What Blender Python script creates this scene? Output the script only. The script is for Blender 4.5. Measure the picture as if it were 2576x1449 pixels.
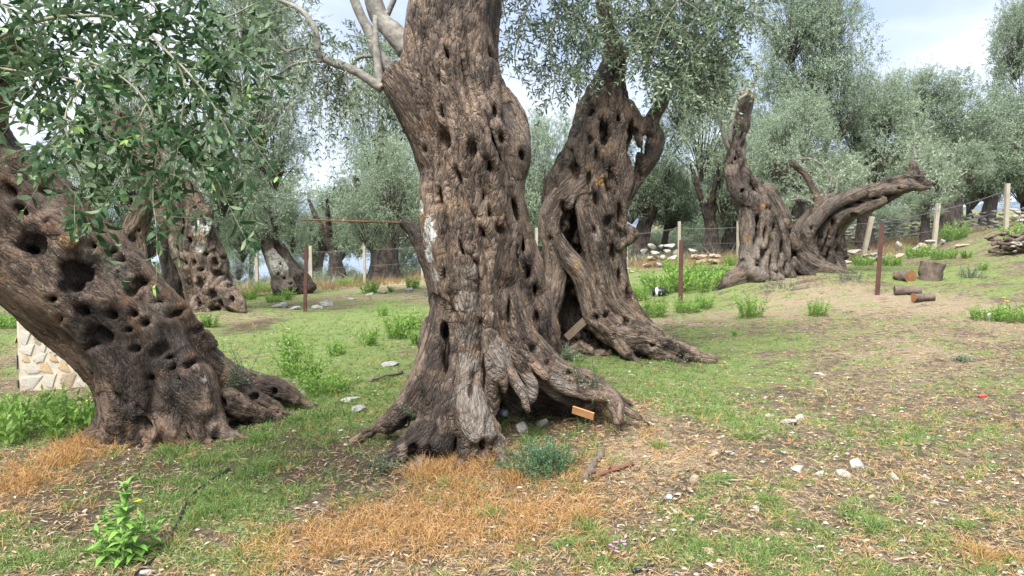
import bpy, math, time
import numpy as np
from mathutils import Vector, Matrix

T0 = time.time()
for _o in list(bpy.data.objects):
    bpy.data.objects.remove(_o)
scene = bpy.context.scene
col = scene.collection

# ------------------------------------------------------------------ camera
EYE = np.array([0.0, 0.0, 1.6])
HFOV = math.radians(69.0)
PITCH = math.radians(3.68)
camd = bpy.data.cameras.new("camera")
camd.sensor_width = 36.0
camd.lens = 18.0 / math.tan(HFOV / 2)
camd.clip_start = 0.05
camd.clip_end = 20000.0
cam = bpy.data.objects.new("camera", camd)
col.objects.link(cam)
cam.location = EYE
cam.rotation_euler = (math.radians(90) - PITCH, 0, 0)
scene.camera = cam

# ------------------------------------------------------------------ light
SUN_EL, SUN_AZ = math.radians(58), math.radians(205)     # high, behind the camera's left shoulder, veiled by cloud
world = bpy.data.worlds.new("World")
scene.world = world
world.use_nodes = True
wn, wl = world.node_tree.nodes, world.node_tree.links
wn.clear()
w_out = wn.new("ShaderNodeOutputWorld")
w_bg = wn.new("ShaderNodeBackground")
w_bg.inputs["Strength"].default_value = 0.058
w_sky = wn.new("ShaderNodeTexSky")
w_sky.sky_type = 'NISHITA'
w_sky.sun_disc = False
w_sky.sun_elevation = SUN_EL
w_sky.sun_rotation = SUN_AZ
w_sky.air_density = 1.0
w_sky.dust_density = 1.0
w_tc = wn.new("ShaderNodeTexCoord")
w_map = wn.new("ShaderNodeMapping")
w_map.inputs["Scale"].default_value = (1.0, 1.0, 2.6)
w_map.inputs["Location"].default_value = (0.35, 0.1, 0.2)
wl.new(w_tc.outputs["Generated"], w_map.inputs["Vector"])
def _wnoise(scale, detail, rough):
    n = wn.new("ShaderNodeTexNoise")
    n.inputs["Scale"].default_value = scale
    n.inputs["Detail"].default_value = detail
    n.inputs["Roughness"].default_value = rough
    wl.new(w_map.outputs[0], n.inputs["Vector"])
    return n
n1 = _wnoise(2.2, 7.0, 0.58)
n2 = _wnoise(3.4, 5.0, 0.5)
r1 = wn.new("ShaderNodeValToRGB")            # where the cloud sheet lies
r1.color_ramp.elements[0].position = 0.30
r1.color_ramp.elements[0].color = (0.5, 0.5, 0.5, 1)
r1.color_ramp.elements[1].position = 0.52
r1.color_ramp.elements[1].color = (1, 1, 1, 1)
wl.new(n1.outputs["Fac"], r1.inputs[0])
r2 = wn.new("ShaderNodeValToRGB")            # thick grey-blue to thin white cloud
r2.color_ramp.elements[0].position = 0.36
r2.color_ramp.elements[0].color = (3.0, 3.6, 5.0, 1)
r2.color_ramp.elements[1].position = 0.62
r2.color_ramp.elements[1].color = (4.9, 5.25, 5.8, 1)
wl.new(n2.outputs["Fac"], r2.inputs[0])
w_mix = wn.new("ShaderNodeMixRGB")
wl.new(r1.outputs[0], w_mix.inputs[0])
wl.new(w_sky.outputs[0], w_mix.inputs[1])
wl.new(r2.outputs[0], w_mix.inputs[2])
wl.new(w_mix.outputs[0], w_bg.inputs["Color"])
wl.new(w_bg.outputs[0], w_out.inputs["Surface"])

sund = bpy.data.lights.new("sun", 'SUN')
sund.energy = 2.4
sund.angle = math.radians(40)
sund.color = (1.0, 0.965, 0.91)
sun = bpy.data.objects.new("sun", sund)
col.objects.link(sun)
_sd = Vector((math.sin(SUN_AZ) * math.cos(SUN_EL), math.cos(SUN_AZ) * math.cos(SUN_EL), math.sin(SUN_EL)))
sun.rotation_euler = _sd.to_track_quat('Z', 'Y').to_euler()

vs = scene.view_settings
vs.view_transform = 'Standard'
vs.look = 'None'
vs.gamma = 1.0
vs.use_curve_mapping = False
vs.exposure = 2.05
scene.render.engine = 'CYCLES'
scene.cycles.use_denoising = True
scene.cycles.max_bounces = 6
scene.cycles.diffuse_bounces = 3
scene.cycles.transparent_max_bounces = 6

# ------------------------------------------------------------------ pixel helpers: a point of the photo (2576 wide) at a real depth Y
FPX = 1288.0 / math.tan(HFOV / 2)
_F = np.array([0, math.cos(PITCH), -math.sin(PITCH)])
_U = np.array([0, math.sin(PITCH), math.cos(PITCH)])
_R = np.array([1.0, 0, 0])
def ray(px, py):
    d = _F + (px - 1288.0) / FPX * _R + (724.5 - py) / FPX * _U
    return d / np.linalg.norm(d)
def at(px, py, Y):
    d = ray(px, py)
    return EYE + d * (Y / d[1])
def psz(Y):
    return Y / FPX

# ------------------------------------------------------------------ numpy noise
_rs = np.random.RandomState(7)
_perm = _rs.permutation(256).astype(np.int32)
_perm = np.concatenate([_perm, _perm, _perm])
_g3 = _rs.normal(size=(256, 3)).astype(np.float32)
_g3 /= np.linalg.norm(_g3, axis=1, keepdims=True)
def perlin(x, y, z):
    x = np.asarray(x, np.float32); y = np.asarray(y, np.float32); z = np.asarray(z, np.float32)
    x, y, z = np.broadcast_arrays(x, y, z)
    xi = np.floor(x).astype(np.int32); yi = np.floor(y).astype(np.int32); zi = np.floor(z).astype(np.int32)
    xf = x - xi; yf = y - yi; zf = z - zi
    u = xf * xf * xf * (xf * (xf * 6 - 15) + 10)
    v = yf * yf * yf * (yf * (yf * 6 - 15) + 10)
    w = zf * zf * zf * (zf * (zf * 6 - 15) + 10)
    xi &= 255; yi &= 255; zi &= 255
    out = 0
    for dx in (0, 1):
        for dy in (0, 1):
            for dz in (0, 1):
                h = _perm[_perm[_perm[xi + dx] + yi + dy] + zi + dz]
                g = _g3[h]
                d = g[..., 0] * (xf - dx) + g[..., 1] * (yf - dy) + g[..., 2] * (zf - dz)
                out = out + d * (u if dx else 1 - u) * (v if dy else 1 - v) * (w if dz else 1 - w)
    return out * 1.5
def fbm(x, y, z, o=4, lac=2.0, g=0.5):
    a, f, s = 1.0, 1.0, 0
    for k in range(o):
        s = s + a * perlin(x * f + 17.3 * k, y * f - 9.1 * k, z * f + 4.7 * k)
        a *= g; f *= lac
    return s
_jit = _rs.rand(256, 4).astype(np.float32)
def worley(x, y, z):
    """F1, F2 and a random number of the nearest cell."""
    xi = np.floor(x).astype(np.int32); yi = np.floor(y).astype(np.int32); zi = np.floor(z).astype(np.int32)
    f1 = np.full(x.shape, 9.0, np.float32); f2 = f1.copy(); rid = np.zeros_like(f1)
    for dx in (-1, 0, 1):
        for dy in (-1, 0, 1):
            for dz in (-1, 0, 1):
                h = _perm[_perm[_perm[(xi + dx) & 255] + ((yi + dy) & 255)] + ((zi + dz) & 255)]
                j = _jit[h]
                d = np.sqrt((xi + dx + j[:, 0] - x) ** 2 + (yi + dy + j[:, 1] - y) ** 2 + (zi + dz + j[:, 2] - z) ** 2)
                near = d < f1
                f2 = np.where(near, f1, np.minimum(f2, d))
                rid = np.where(near, j[:, 3], rid)
                f1 = np.where(near, d, f1)
    return f1, f2, rid
def smooth(a, b, x):
    t = np.clip((x - a) / (b - a), 0, 1)
    return t * t * (3 - 2 * t)

# ------------------------------------------------------------------ mesh helpers
def mesh(name, V, faces, attrs=None, shade_smooth=True, mat_idx=None):
    """faces: list of int arrays, each (n,3) or (n,4)."""
    V = np.asarray(V, np.float32)
    faces = [np.asarray(f, np.int32) for f in faces if len(f)]
    me = bpy.data.meshes.new(name)
    me.vertices.add(len(V))
    me.vertices.foreach_set("co", V.ravel())
    idx = np.concatenate([f.ravel() for f in faces])
    tot = np.concatenate([np.full(len(f), f.shape[1], np.int32) for f in faces])
    start = np.concatenate([[0], np.cumsum(tot)[:-1]]).astype(np.int32)
    me.loops.add(len(idx))
    me.loops.foreach_set("vertex_index", idx)
    me.polygons.add(len(tot))
    me.polygons.foreach_set("loop_start", start)
    me.polygons.foreach_set("use_smooth", np.full(len(tot), shade_smooth, bool))
    if mat_idx is not None:
        me.polygons.foreach_set("material_index", np.asarray(mat_idx, np.int32))
    for k, a in (attrs or {}).items():
        a = np.asarray(a, np.float32)
        if a.ndim == 1:
            me.attributes.new(k, 'FLOAT', 'POINT').data.foreach_set("value", a)
        else:
            me.attributes.new(k, 'FLOAT_VECTOR', 'POINT').data.foreach_set("vector", a.ravel())
    me.update(calc_edges=True)
    return me
def put(name, me, mat=None, parent=None, loc=None, rot=None, label=None, cat=None, group=None, kind=None):
    o = bpy.data.objects.new(name, me)
    col.objects.link(o)
    if me is not None and mat is not None and not me.materials:
        for m in (mat if isinstance(mat, (list, tuple)) else [mat]):
            me.materials.append(m)
    if parent is not None: o.parent = parent
    if loc is not None: o.location = [float(c) for c in loc]
    if rot is not None: o.rotation_euler = rot
    if label: o["label"] = label
    if cat: o["category"] = cat
    if group: o["group"] = group
    if kind: o["kind"] = kind
    return o
def empty(name, loc, label, cat, group=None, rot=None):
    o = put(name, None, loc=loc, rot=rot, label=label, cat=cat, group=group)
    o.empty_display_size = 0.2
    return o
class Bag:
    """collects pieces of one mesh"""
    def __init__(s): s.V = []; s.F = []; s.n = 0; s.A = {}
    def add(s, V, faces, **attrs):
        V = np.asarray(V, np.float32)
        s.V.append(V)
        for f in faces:
            if len(f): s.F.append(np.asarray(f, np.int32) + s.n)
        for k, a in attrs.items():
            s.A.setdefault(k, []).append(np.broadcast_to(np.asarray(a, np.float32), (len(V),) + np.shape(a)[1:]) if np.ndim(a) else np.full(len(V), a, np.float32))
        s.n += len(V)
    def mesh(s, name, sm=True):
        t3 = [f for f in s.F if f.shape[1] == 3]; t4 = [f for f in s.F if f.shape[1] == 4]
        fs = ([np.concatenate(t3)] if t3 else []) + ([np.concatenate(t4)] if t4 else [])
        return mesh(name, np.concatenate(s.V), fs, {k: np.concatenate(a) for k, a in s.A.items()}, sm)
def catmull(P, n):
    """P (k, d) -> dense polyline with n samples per span"""
    P = np.asarray(P, float)
    if len(P) < 3:
        t = np.linspace(0, 1, n * (len(P) - 1) + 1)[:, None]
        return P[0] * (1 - t) + P[-1] * t
    Q = np.vstack([2 * P[0] - P[1], P, 2 * P[-1] - P[-2]])
    out = []
    for i in range(1, len(Q) - 2):
        t = np.arange(n)[:, None] / n
        a, b, c, d = Q[i - 1], Q[i], Q[i + 1], Q[i + 2]
        out.append(0.5 * (2 * b + (c - a) * t + (2 * a - 5 * b + 4 * c - d) * t ** 2 + (3 * b - 3 * c + d - a) * t ** 3))
    out.append(P[-1:])
    return np.concatenate(out)
def tube(bag, P, R, seg=6, cap=True, **attrs):
    P = np.asarray(P, float); n = len(P); R = np.broadcast_to(np.asarray(R, float), (n,))
    T = np.gradient(P, axis=0); T /= np.linalg.norm(T, axis=1, keepdims=True) + 1e-9
    up = np.array([0, 0, 1.0]) if abs(T[0, 2]) < 0.9 else np.array([1.0, 0, 0])
    A = np.cross(T, up); A /= np.linalg.norm(A, axis=1, keepdims=True) + 1e-9
    B = np.cross(T, A)
    th = np.arange(seg) * 2 * math.pi / seg
    V = P[:, None] + (A[:, None] * np.cos(th)[None, :, None] + B[:, None] * np.sin(th)[None, :, None]) * R[:, None, None]
    i = np.arange(n - 1)[:, None] * seg; j = np.arange(seg)[None]; k = (j + 1) % seg
    F = np.stack([i + j, i + k, i + seg + k, i + seg + j], -1).reshape(-1, 4)
    V = V.reshape(-1, 3); fs = [F]
    if cap:
        V = np.vstack([V, P[:1], P[-1:]])
        a = np.arange(seg); b = (a + 1) % seg
        fs.append(np.stack([b, a, np.full(seg, n * seg)], -1))
        fs.append(np.stack([a + (n - 1) * seg, b + (n - 1) * seg, np.full(seg, n * seg + 1)], -1))
    bag.add(V, fs, **attrs)

# ------------------------------------------------------------------ materials
def new_mat(name):
    m = bpy.data.materials.new(name); m.use_nodes = True
    nt = m.node_tree; nt.nodes.clear()
    out = nt.nodes.new("ShaderNodeOutputMaterial")
    return m, nt, out
class NB:
    """small node builder"""
    def __init__(s, nt): s.nt = nt
    def n(s, typ, **kw):
        x = s.nt.nodes.new(typ)
        for k, v in kw.items(): setattr(x, k, v)
        return x
    def link(s, a, b): s.nt.links.new(a, b)
    def attr(s, name):
        x = s.n("ShaderNodeAttribute"); x.attribute_name = name; return x
    def noise(s, vec, scale, detail=4, rough=0.55, dist=0.0):
        x = s.n("ShaderNodeTexNoise")
        x.inputs["Scale"].default_value = scale; x.inputs["Detail"].default_value = detail
        x.inputs["Roughness"].default_value = rough; x.inputs["Distortion"].default_value = dist
        if vec is not None: s.link(vec, x.inputs["Vector"])
        return x.outputs["Fac"]
    def ramp(s, fac, stops):
        x = s.n("ShaderNodeValToRGB"); e = x.color_ramp.elements
        while len(e) < len(stops): e.new(0.5)
        for el, (p, c) in zip(e, stops):
            el.position = p; el.color = (c[0], c[1], c[2], 1) if np.ndim(c) else (c, c, c, 1)
        s.link(fac, x.inputs[0]); return x.outputs[0]
    def mix(s, fac, a, b, typ='MIX'):
        x = s.n("ShaderNodeMixRGB", blend_type=typ)
        for k, v in ((0, fac), (1, a), (2, b)):
            if hasattr(v, "is_linked") or isinstance(v, bpy.types.NodeSocket): s.link(v, x.inputs[k])
            elif k == 0: x.inputs[0].default_value = v
            else: x.inputs[k].default_value = (v[0], v[1], v[2], 1)
        return x.outputs[0]
    def math(s, op, a, b=None, clamp=False):
        x = s.n("ShaderNodeMath", operation=op, use_clamp=clamp)
        for k, v in ((0, a), (1, b)):
            if v is None: continue
            if isinstance(v, bpy.types.NodeSocket): s.link(v, x.inputs[k])
            else: x.inputs[k].default_value = v
        return x.outputs[0]
    def scale(s, vec, sc):
        x = s.n("ShaderNodeMapping"); x.inputs["Scale"].default_value = sc
        s.link(vec, x.inputs["Vector"]); return x.outputs[0]
    def bump(s, h, strength, dist, nrm=None):
        x = s.n("ShaderNodeBump"); x.inputs["Strength"].default_value = strength
        x.inputs["Distance"].default_value = dist; s.link(h, x.inputs["Height"])
        if nrm is not None: s.link(nrm, x.inputs["Normal"])
        return x.outputs[0]
    def bsdf(s, out, color, rough=0.9, spec=0.2, nrm=None):
        x = s.n("ShaderNodeBsdfPrincipled")
        if isinstance(color, bpy.types.NodeSocket): s.link(color, x.inputs["Base Color"])
        else: x.inputs["Base Color"].default_value = (*color, 1)
        if isinstance(rough, bpy.types.NodeSocket): s.link(rough, x.inputs["Roughness"])
        else: x.inputs["Roughness"].default_value = rough
        x.inputs["Specular IOR Level"].default_value = spec
        if nrm is not None: s.link(nrm, x.inputs["Normal"])
        if out is not None: s.link(x.outputs[0], out.inputs["Surface"])
        return x
def plain(name, color, rough=0.8, spec=0.3, var=0.25, scale=20.0, bump=0.0, metal=0.0):
    m, nt, out = new_mat(name); b = NB(nt)
    tc = b.n("ShaderNodeTexCoord").outputs["Object"]
    f = b.noise(tc, scale, 5)
    c = b.ramp(f, [(0.25, [k * (1 - var) for k in color]), (0.75, [min(1, k * (1 + var)) for k in color])])
    x = b.bsdf(out, c, rough, spec, b.bump(f, bump, 0.01) if bump else None)
    x.inputs["Metallic"].default_value = metal
    return m
def bark_mat(name, hi, lo, warm=(0.30, 0.16, 0.07), flake=1.0, wet=0.35, relief=0.022, patch=.55):
    """hi / lo: the two tones of the bark plates; attributes paint lichen, bare grey wood, charred or wet bark and painted shade"""
    m, nt, out = new_mat(name); b = NB(nt)
    bk = b.attr("bark").outputs["Vector"]
    v1 = b.scale(bk, (1, 1, 0.20))
    def vor(vec, sc, feat, outn):
        x = b.n("ShaderNodeTexVoronoi", feature=feat)
        x.inputs["Scale"].default_value = sc; b.link(vec, x.inputs["Vector"]); return x.outputs[outn]
    warpn = b.n("ShaderNodeTexNoise"); warpn.inputs["Scale"].default_value = 14; warpn.inputs["Detail"].default_value = 3
    b.link(v1, warpn.inputs["Vector"])
    w = b.n("ShaderNodeVectorMath", operation='MULTIPLY_ADD')
    b.link(warpn.outputs["Color"], w.inputs[0]); w.inputs[1].default_value = (0.06, 0.06, 0.06); b.link(v1, w.inputs[2])
    wv = w.outputs[0]
    crack = vor(wv, 42, 'DISTANCE_TO_EDGE', "Distance")
    crack2 = vor(wv, 90, 'DISTANCE_TO_EDGE', "Distance")
    plate = vor(wv, 42, 'F1', "Color")
    sep = b.n("ShaderNodeSeparateColor"); b.link(plate, sep.inputs[0])
    big = b.noise(bk, 3.2, 5, 0.6)
    mid = b.noise(v1, 30, 6, 0.65)
    fine = b.noise(v1, 140, 4, 0.7)
    streak = b.noise(b.scale(bk, (1, 1, .10)), 13, 5, .62, .4)
    tone = b.math('ADD', b.math('MULTIPLY', big, 0.58), b.math('ADD', b.math('MULTIPLY', mid, 0.35), b.math('ADD', b.math('MULTIPLY', streak, .56), b.math('MULTIPLY', sep.outputs[0], 0.14))))
    c = b.ramp(tone, [(0.64, lo), (0.78, [0.40 * (p + q) for p, q in zip(lo, hi)]), (0.90, hi)])
    orange = b.math('MULTIPLY', b.ramp(b.noise(bk, 5.5, 6, 0.7), [(0.54, 0.0), (0.70, 1.0)]), patch)
    c = b.mix(orange, c, warm)
    fleck = b.ramp(b.noise(bk, 48, 4, 0.75), [(0.60, 0.0), (0.68, 1.0)])
    c = b.mix(b.math('MULTIPLY', fleck, 0.55 * flake), c, (0.42, 0.38, 0.31))
    # bare silvery wood
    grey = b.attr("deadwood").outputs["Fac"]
    gc = b.ramp(b.noise(b.scale(bk, (1, 1, 0.08)), 60, 5, 0.6), [(0.3, (0.11, 0.088, 0.072)), (0.7, (0.285, 0.245, 0.205))])
    c = b.mix(grey, c, gc)
    lich = b.math('MULTIPLY', b.attr("lichen").outputs["Fac"], b.ramp(b.noise(bk, 22, 6, 0.75), [(0.44, 0.0), (0.50, 1.0)]))
    c = b.mix(lich, c, (0.62, 0.62, 0.56))
    yel = b.math('MULTIPLY', b.attr("yellow").outputs["Fac"], b.ramp(b.noise(bk, 40, 5, 0.75), [(0.48, 0.0), (0.56, 1.0)]))
    c = b.mix(yel, c, (0.42, 0.22, 0.03))
    burn_shade = b.attr("burnt_shade").outputs["Fac"]
    c = b.mix(burn_shade, c, (0.022, 0.018, 0.016))  # near-black of char and wet bark; also paints shade into the root hollow
    cut = b.attr("cut").outputs["Fac"]
    c = b.mix(cut, c, (0.58, 0.34, 0.17))
    hgt = b.math('ADD', b.math('MULTIPLY', b.math('MINIMUM', crack, 0.25), 2.2), b.math('ADD', b.math('MULTIPLY', b.math('MINIMUM', crack2, 0.2), 0.9), b.math('ADD', b.math('MULTIPLY', mid, 0.9), b.math('MULTIPLY', fine, 0.35))))
    nr = b.bump(hgt, 1.0, relief)
    rg = b.ramp(big, [(0.35, 0.95 - wet), (0.6, 0.92)])
    b.bsdf(out, c, rg, 0.3, nr)
    return m
def leaf_mat(name, top, under, young=None, trans=0.18, rough=0.5, spec=0.35):
    m, nt, out = new_mat(name); b = NB(nt)
    r = b.attr("rnd").outputs["Fac"]
    ct = b.ramp(r, [(0.0, [k * 0.72 for k in top]), (0.6, top), (0.93, [min(1, k * 1.35) for k in top]), (1.0, young or [k * 1.6 for k in top])])
    cu = b.ramp(r, [(0.0, [k * 0.85 for k in under]), (1.0, [min(1, k * 1.15) for k in under])])
    geo = b.n("ShaderNodeNewGeometry")
    c = b.mix(geo.outputs["Backfacing"], ct, cu)
    p = b.bsdf(None, c, rough, spec)
    t = b.n("ShaderNodeBsdfTranslucent"); b.link(b.mix(0.5, c, (0.30, 0.36, 0.08), 'MULTIPLY'), t.inputs[0]); b.link(c, t.inputs[0])
    mx = b.n("ShaderNodeMixShader"); mx.inputs[0].default_value = trans
    b.link(p.outputs[0], mx.inputs[1]); b.link(t.outputs[0], mx.inputs[2]); b.link(mx.outputs[0], out.inputs["Surface"])
    return m

# ------------------------------------------------------------------ leaves in bulk
def unit(a):
    return a / (np.linalg.norm(a, axis=-1, keepdims=True) + 1e-9)
def leaves(bag, P, D, N, L, W, rnd, full=True, bend=0.12):
    """a leaf at each P along D with upper side N; full: folded lance of 4 faces, else a 2-triangle lance"""
    P = np.asarray(P, float); n = len(P)
    D = unit(D); S = unit(np.cross(D, N)); N = unit(np.cross(S, D))
    L = np.broadcast_to(L, (n,))[:, None]; W = np.broadcast_to(W, (n,))[:, None] * 0.5
    if full:
        m1 = P + D * L * 0.33; m2 = P + D * L * 0.70 - N * L * bend * 0.4
        V = np.stack([P, m1 - S * W + N * W * 0.35, m1 + S * W + N * W * 0.35, m2 - S * W * 0.82 + N * W * 0.3, m2 + S * W * 0.82 + N * W * 0.3, P + D * L - N * L * bend], 1).reshape(-1, 3)
        b = np.arange(n)[:, None] * 6
        bag.add(V, [np.concatenate([b + [0, 2, 1], b + [3, 4, 5]]), b + [1, 2, 4, 3]], rnd=np.repeat(rnd, 6))
    else:
        V = np.stack([P, P + D * L * 0.45 - S * W, P + D * L - N * L * bend, P + D * L * 0.45 + S * W], 1).reshape(-1, 3)
        b = np.arange(n)[:, None] * 4
        bag.add(V, [b + [0, 3, 2, 1]], rnd=np.repeat(rnd, 4))
def sprigs(rs, S, D, L, leaf_len, leaf_w, per_m, droop=0.25, full=True, stem_bag=None, stem_r=0.0016, bag=None, collect=False, young=1.0):
    """leafy twigs: starts S, directions D, lengths L; opposite pairs of leaves. Returns the leaf arrays when collect is set"""
    P_, D_, N_, L_, W_, C_ = [], [], [], [], [], []
    for s, d, l in zip(S, unit(np.asarray(D, float)), L):
        k = max(3, int(l * per_m))
        t = (np.arange(k) + 1) / k
        g = np.array([0, 0, -1.0])
        side = rs.normal(size=3) * 0.12
        pts = s + np.outer(t * l, d) + np.outer((t * l) ** 2 / max(l, .05), g * droop + side)
        tan = unit(d + np.outer(2 * t, g * droop + side))
        if stem_bag is not None:
            q = np.vstack([s, pts[::2], pts[-1:]]) if k > 5 else np.vstack([s, pts])
            tube(stem_bag, q, np.linspace(stem_r * 1.6, stem_r * 0.6, len(q)), 3, False)
        a = unit(np.cross(tan, rs.normal(size=3)))
        bb = unit(np.cross(tan, a))
        ph = (np.arange(k) % 2)[:, None]
        lat = np.where(ph > 0, a, bb)
        tone = rs.beta(1.6, 2.4)
        for sg in (1, -1):
            C_.append(np.clip(tone * .75 + rs.rand(k) * .22 + .42 * young * smooth(.72, 1.0, t) * (rs.rand() < .6), 0, 1))
            dd = unit(tan * (0.75 + 0.3 * rs.rand(k, 1)) + sg * lat * (0.75 + 0.35 * rs.rand(k, 1)) + rs.normal(size=(k, 3)) * 0.16)
            nn = tan * 0.5 + np.array([0, 0, 0.45]) + rs.normal(size=(k, 3)) * (0.55 if full else 0.9)
            P_.append(pts); D_.append(dd); N_.append(nn)
            tip = 1 - 0.45 * smooth(0.7, 1.0, t)
            L_.append(leaf_len * (0.7 + 0.5 * rs.rand(k)) * tip); W_.append(leaf_w * (0.8 + 0.4 * rs.rand(k)) * tip ** .5)
        P_.append(pts[-1:]); D_.append(tan[-1:]); N_.append(rs.normal(size=(1, 3)) + [0, 0, 1]); L_.append([leaf_len * .7]); W_.append([leaf_w * .7]); C_.append([min(1, tone * .75 + .3 * young)])
    P_, D_, N_ = map(np.concatenate, (P_, D_, N_)); L_, W_ = np.concatenate(L_), np.concatenate(W_)
    rnd = np.concatenate(C_)
    if collect: return P_, D_, N_, L_, W_, rnd
    leaves(bag, P_, D_, N_, L_, W_, rnd, full)

# ------------------------------------------------------------------ signed-distance sculpting for the old trunks
class Sdf:
    def __init__(s, lo, hi, h):
        s.lo = np.asarray(lo, float); s.h = h
        s.n = np.ceil((np.asarray(hi) - s.lo) / h).astype(int) + 1
        s.D = np.full(tuple(s.n), 1.0, np.float32)
        s.axis = []                          # samples (point, tangent, arc, radius, chain)
    def box(s, lo, hi):
        a = np.clip(np.floor((np.asarray(lo) - s.lo) / s.h).astype(int), 0, s.n - 1)
        b = np.clip(np.ceil((np.asarray(hi) - s.lo) / s.h).astype(int) + 1, 1, s.n)
        return tuple(slice(i, max(j, i + 1)) for i, j in zip(a, b))
    def grid(s, sl):
        return [(s.lo[k] + np.arange(sl[k].start, sl[k].stop) * s.h).astype(np.float32).reshape([-1 if q == k else 1 for q in range(3)]) for k in range(3)]
    def chain(s, pts, k=0.05, sub=4, flat=1.0, axis=True, twist=0.0, lobes=None, neg=False):
        """pts rows: x, y, z, r. A tapering limb blended into the rest; flat scales its depth (y). lobes=(count, amount, twist)"""
        Q = catmull(pts, sub); P, R = Q[:, :3], np.maximum(Q[:, 3], s.h * .6)
        m = (k + 3 * s.h) + R.max() * 0.35
        lo = (P - R[:, None] - m).min(0); hi = (P + R[:, None] + m).max(0)
        sl = s.box(lo, hi); off = [q.start for q in sl]
        loc = np.full([q.stop - q.start for q in sl], 1.0, np.float32)
        arc = np.concatenate([[0], np.cumsum(np.linalg.norm(np.diff(P, axis=0), axis=1))])
        for i in range(len(P) - 1):
            a, b, ra, rb = P[i], P[i + 1], R[i], R[i + 1]
            mm = max(ra, rb) * 1.35 + m
            sl2 = s.box(np.minimum(a, b) - mm, np.maximum(a, b) + mm)
            sl2 = tuple(slice(max(q.start, o.start), min(q.stop, o.stop)) for q, o in zip(sl2, sl))
            if min(q.stop - q.start for q in sl2) < 1: continue
            X, Y, Z = s.grid(sl2)
            d = b - a; L2 = float(d @ d) + 1e-12
            t = np.clip(((X - a[0]) * d[0] + (Y - a[1]) * d[1] + (Z - a[2]) * d[2]) / L2, 0, 1)
            ex, ey, ez = X - a[0] - t * d[0], (Y - a[1] - t * d[1]) / flat, Z - a[2] - t * d[2]
            dist = np.sqrt(ex * ex + ey * ey + ez * ez)
            rr = ra + (rb - ra) * t
            if lobes:
                th = np.arctan2(ey, ex) + lobes[2] * (arc[i] + t * math.sqrt(L2))
                z_ = arc[i]
                rr = rr * (1 + lobes[1] * np.sin(lobes[0] * th) + lobes[1] * .6 * np.sin((lobes[0] + 2) * th + 1.3 + 2.2 * z_) + lobes[1] * .5 * np.sin((2 * lobes[0] + 1) * th + 4 * z_))
            d_ = (dist - rr).astype(np.float32)
            v = loc[tuple(slice(q.start - o, q.stop - o) for q, o in zip(sl2, off))]
            np.minimum(v, d_, out=v)
        A = s.D[sl]
        if neg:
            h = np.maximum(k - np.abs(A + loc), 0) / k
            s.D[sl] = np.maximum(A, -loc) + h * h * k / 4
        else:
            h = np.maximum(k - np.abs(A - loc), 0) / k
            s.D[sl] = np.minimum(A, loc) - h * h * k / 4
            if axis:
                T = unit(np.gradient(P, axis=0))
                s.axis.append(np.hstack([P, T, arc[:, None], R[:, None], np.full((len(P), 1), len(s.axis)), np.full((len(P), 1), twist)]))
    def ropes(s, pts, n, twist, k=.035, core=.66, off=.68, rr=.37, wob=.6, seed=0, sub=6, freq=1.4):
        """a limb grown as old olive wood grows: twisting strands round a thinner core, parting and meeting again"""
        Q = catmull(pts, sub); P, R = Q[:, :3], Q[:, 3]
        s.chain(np.column_stack([P, R * core]), k=.05, sub=1)
        T = unit(np.gradient(P, axis=0)); arc = np.concatenate([[0], np.cumsum(np.linalg.norm(np.diff(P, axis=0), axis=1))])
        ref = np.array([0, 1.0, 0]) if np.abs(T[:, 1]).max() < .9 else np.array([1.0, 0, 0])
        X = unit(np.cross(ref, T)); Y = np.cross(T, X); f = freq * .3 / max(R.mean(), .08)
        for i in range(n):
            th = 2 * math.pi * i / n + twist * arc + wob * 1.6 * perlin(arc * f, i * 7.7 + seed, 3.3)
            ra = R * rr * (1 + .45 * perlin(arc * f * 1.6, i * 3.1 + seed, 9.2))
            o = R * off * (1 + .16 * perlin(arc * f * 1.3, i * 5.3 + seed, 1.7))
            s.chain(np.column_stack([P + (X * np.cos(th)[:, None] + Y * np.sin(th)[:, None]) * o[:, None], ra]), k=k, sub=1, axis=False)
    def root(s, pts, k=.05):
        """a buttress that thins and dives into the soil"""
        pts = [tuple(p) for p in pts]; a, b = np.array(pts[-2]), np.array(pts[-1]); d = b[:3] - a[:3]; d[2] = 0; d = unit(d)
        pts.append((*(b[:3] + d * .10 + [0, 0, -.05]), b[3] * .75)); pts.append((*(b[:3] + d * .22 + [0, 0, -.16]), b[3] * .5))
        s.chain(pts, k=k)
    def look(s, px, py):
        """first surface point met by the sight line through a photo pixel"""
        d = ray(px, py)
        t = np.arange(2.0, 24.0, s.h * .5)
        P = EYE + np.outer(t, d)
        I = np.round((P - s.lo) / s.h).astype(int)
        ok = ((I >= 0) & (I < s.n)).all(1)
        I = I[ok]; P = P[ok]
        if not len(I): return None
        v = s.D[I[:, 0], I[:, 1], I[:, 2]] < 0
        return P[np.argmax(v)] if v.any() else None
    def hole(s, px, py, w, hgt, tilt=0.0, depth=0.13, rim=0.012, at_=None):
        """a knot hole: an ellipsoid hollow of photo size w x hgt sunk where the sight line meets the bark, with a swollen lip"""
        c = s.look(px, py)
        if c is None: return
        u = psz(c[1]); d = ray(px, py)
        ax = np.stack([_R * math.cos(tilt) + _U * math.sin(tilt), -_R * math.sin(tilt) + _U * math.cos(tilt), d])
        rad = np.array([w * u / 2, hgt * u / 2, depth])
        s.ellip(c + d * depth * .25, ax, rad, rim, float(np.clip(.9 * rad[:2].min(), .016, .05)))
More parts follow.
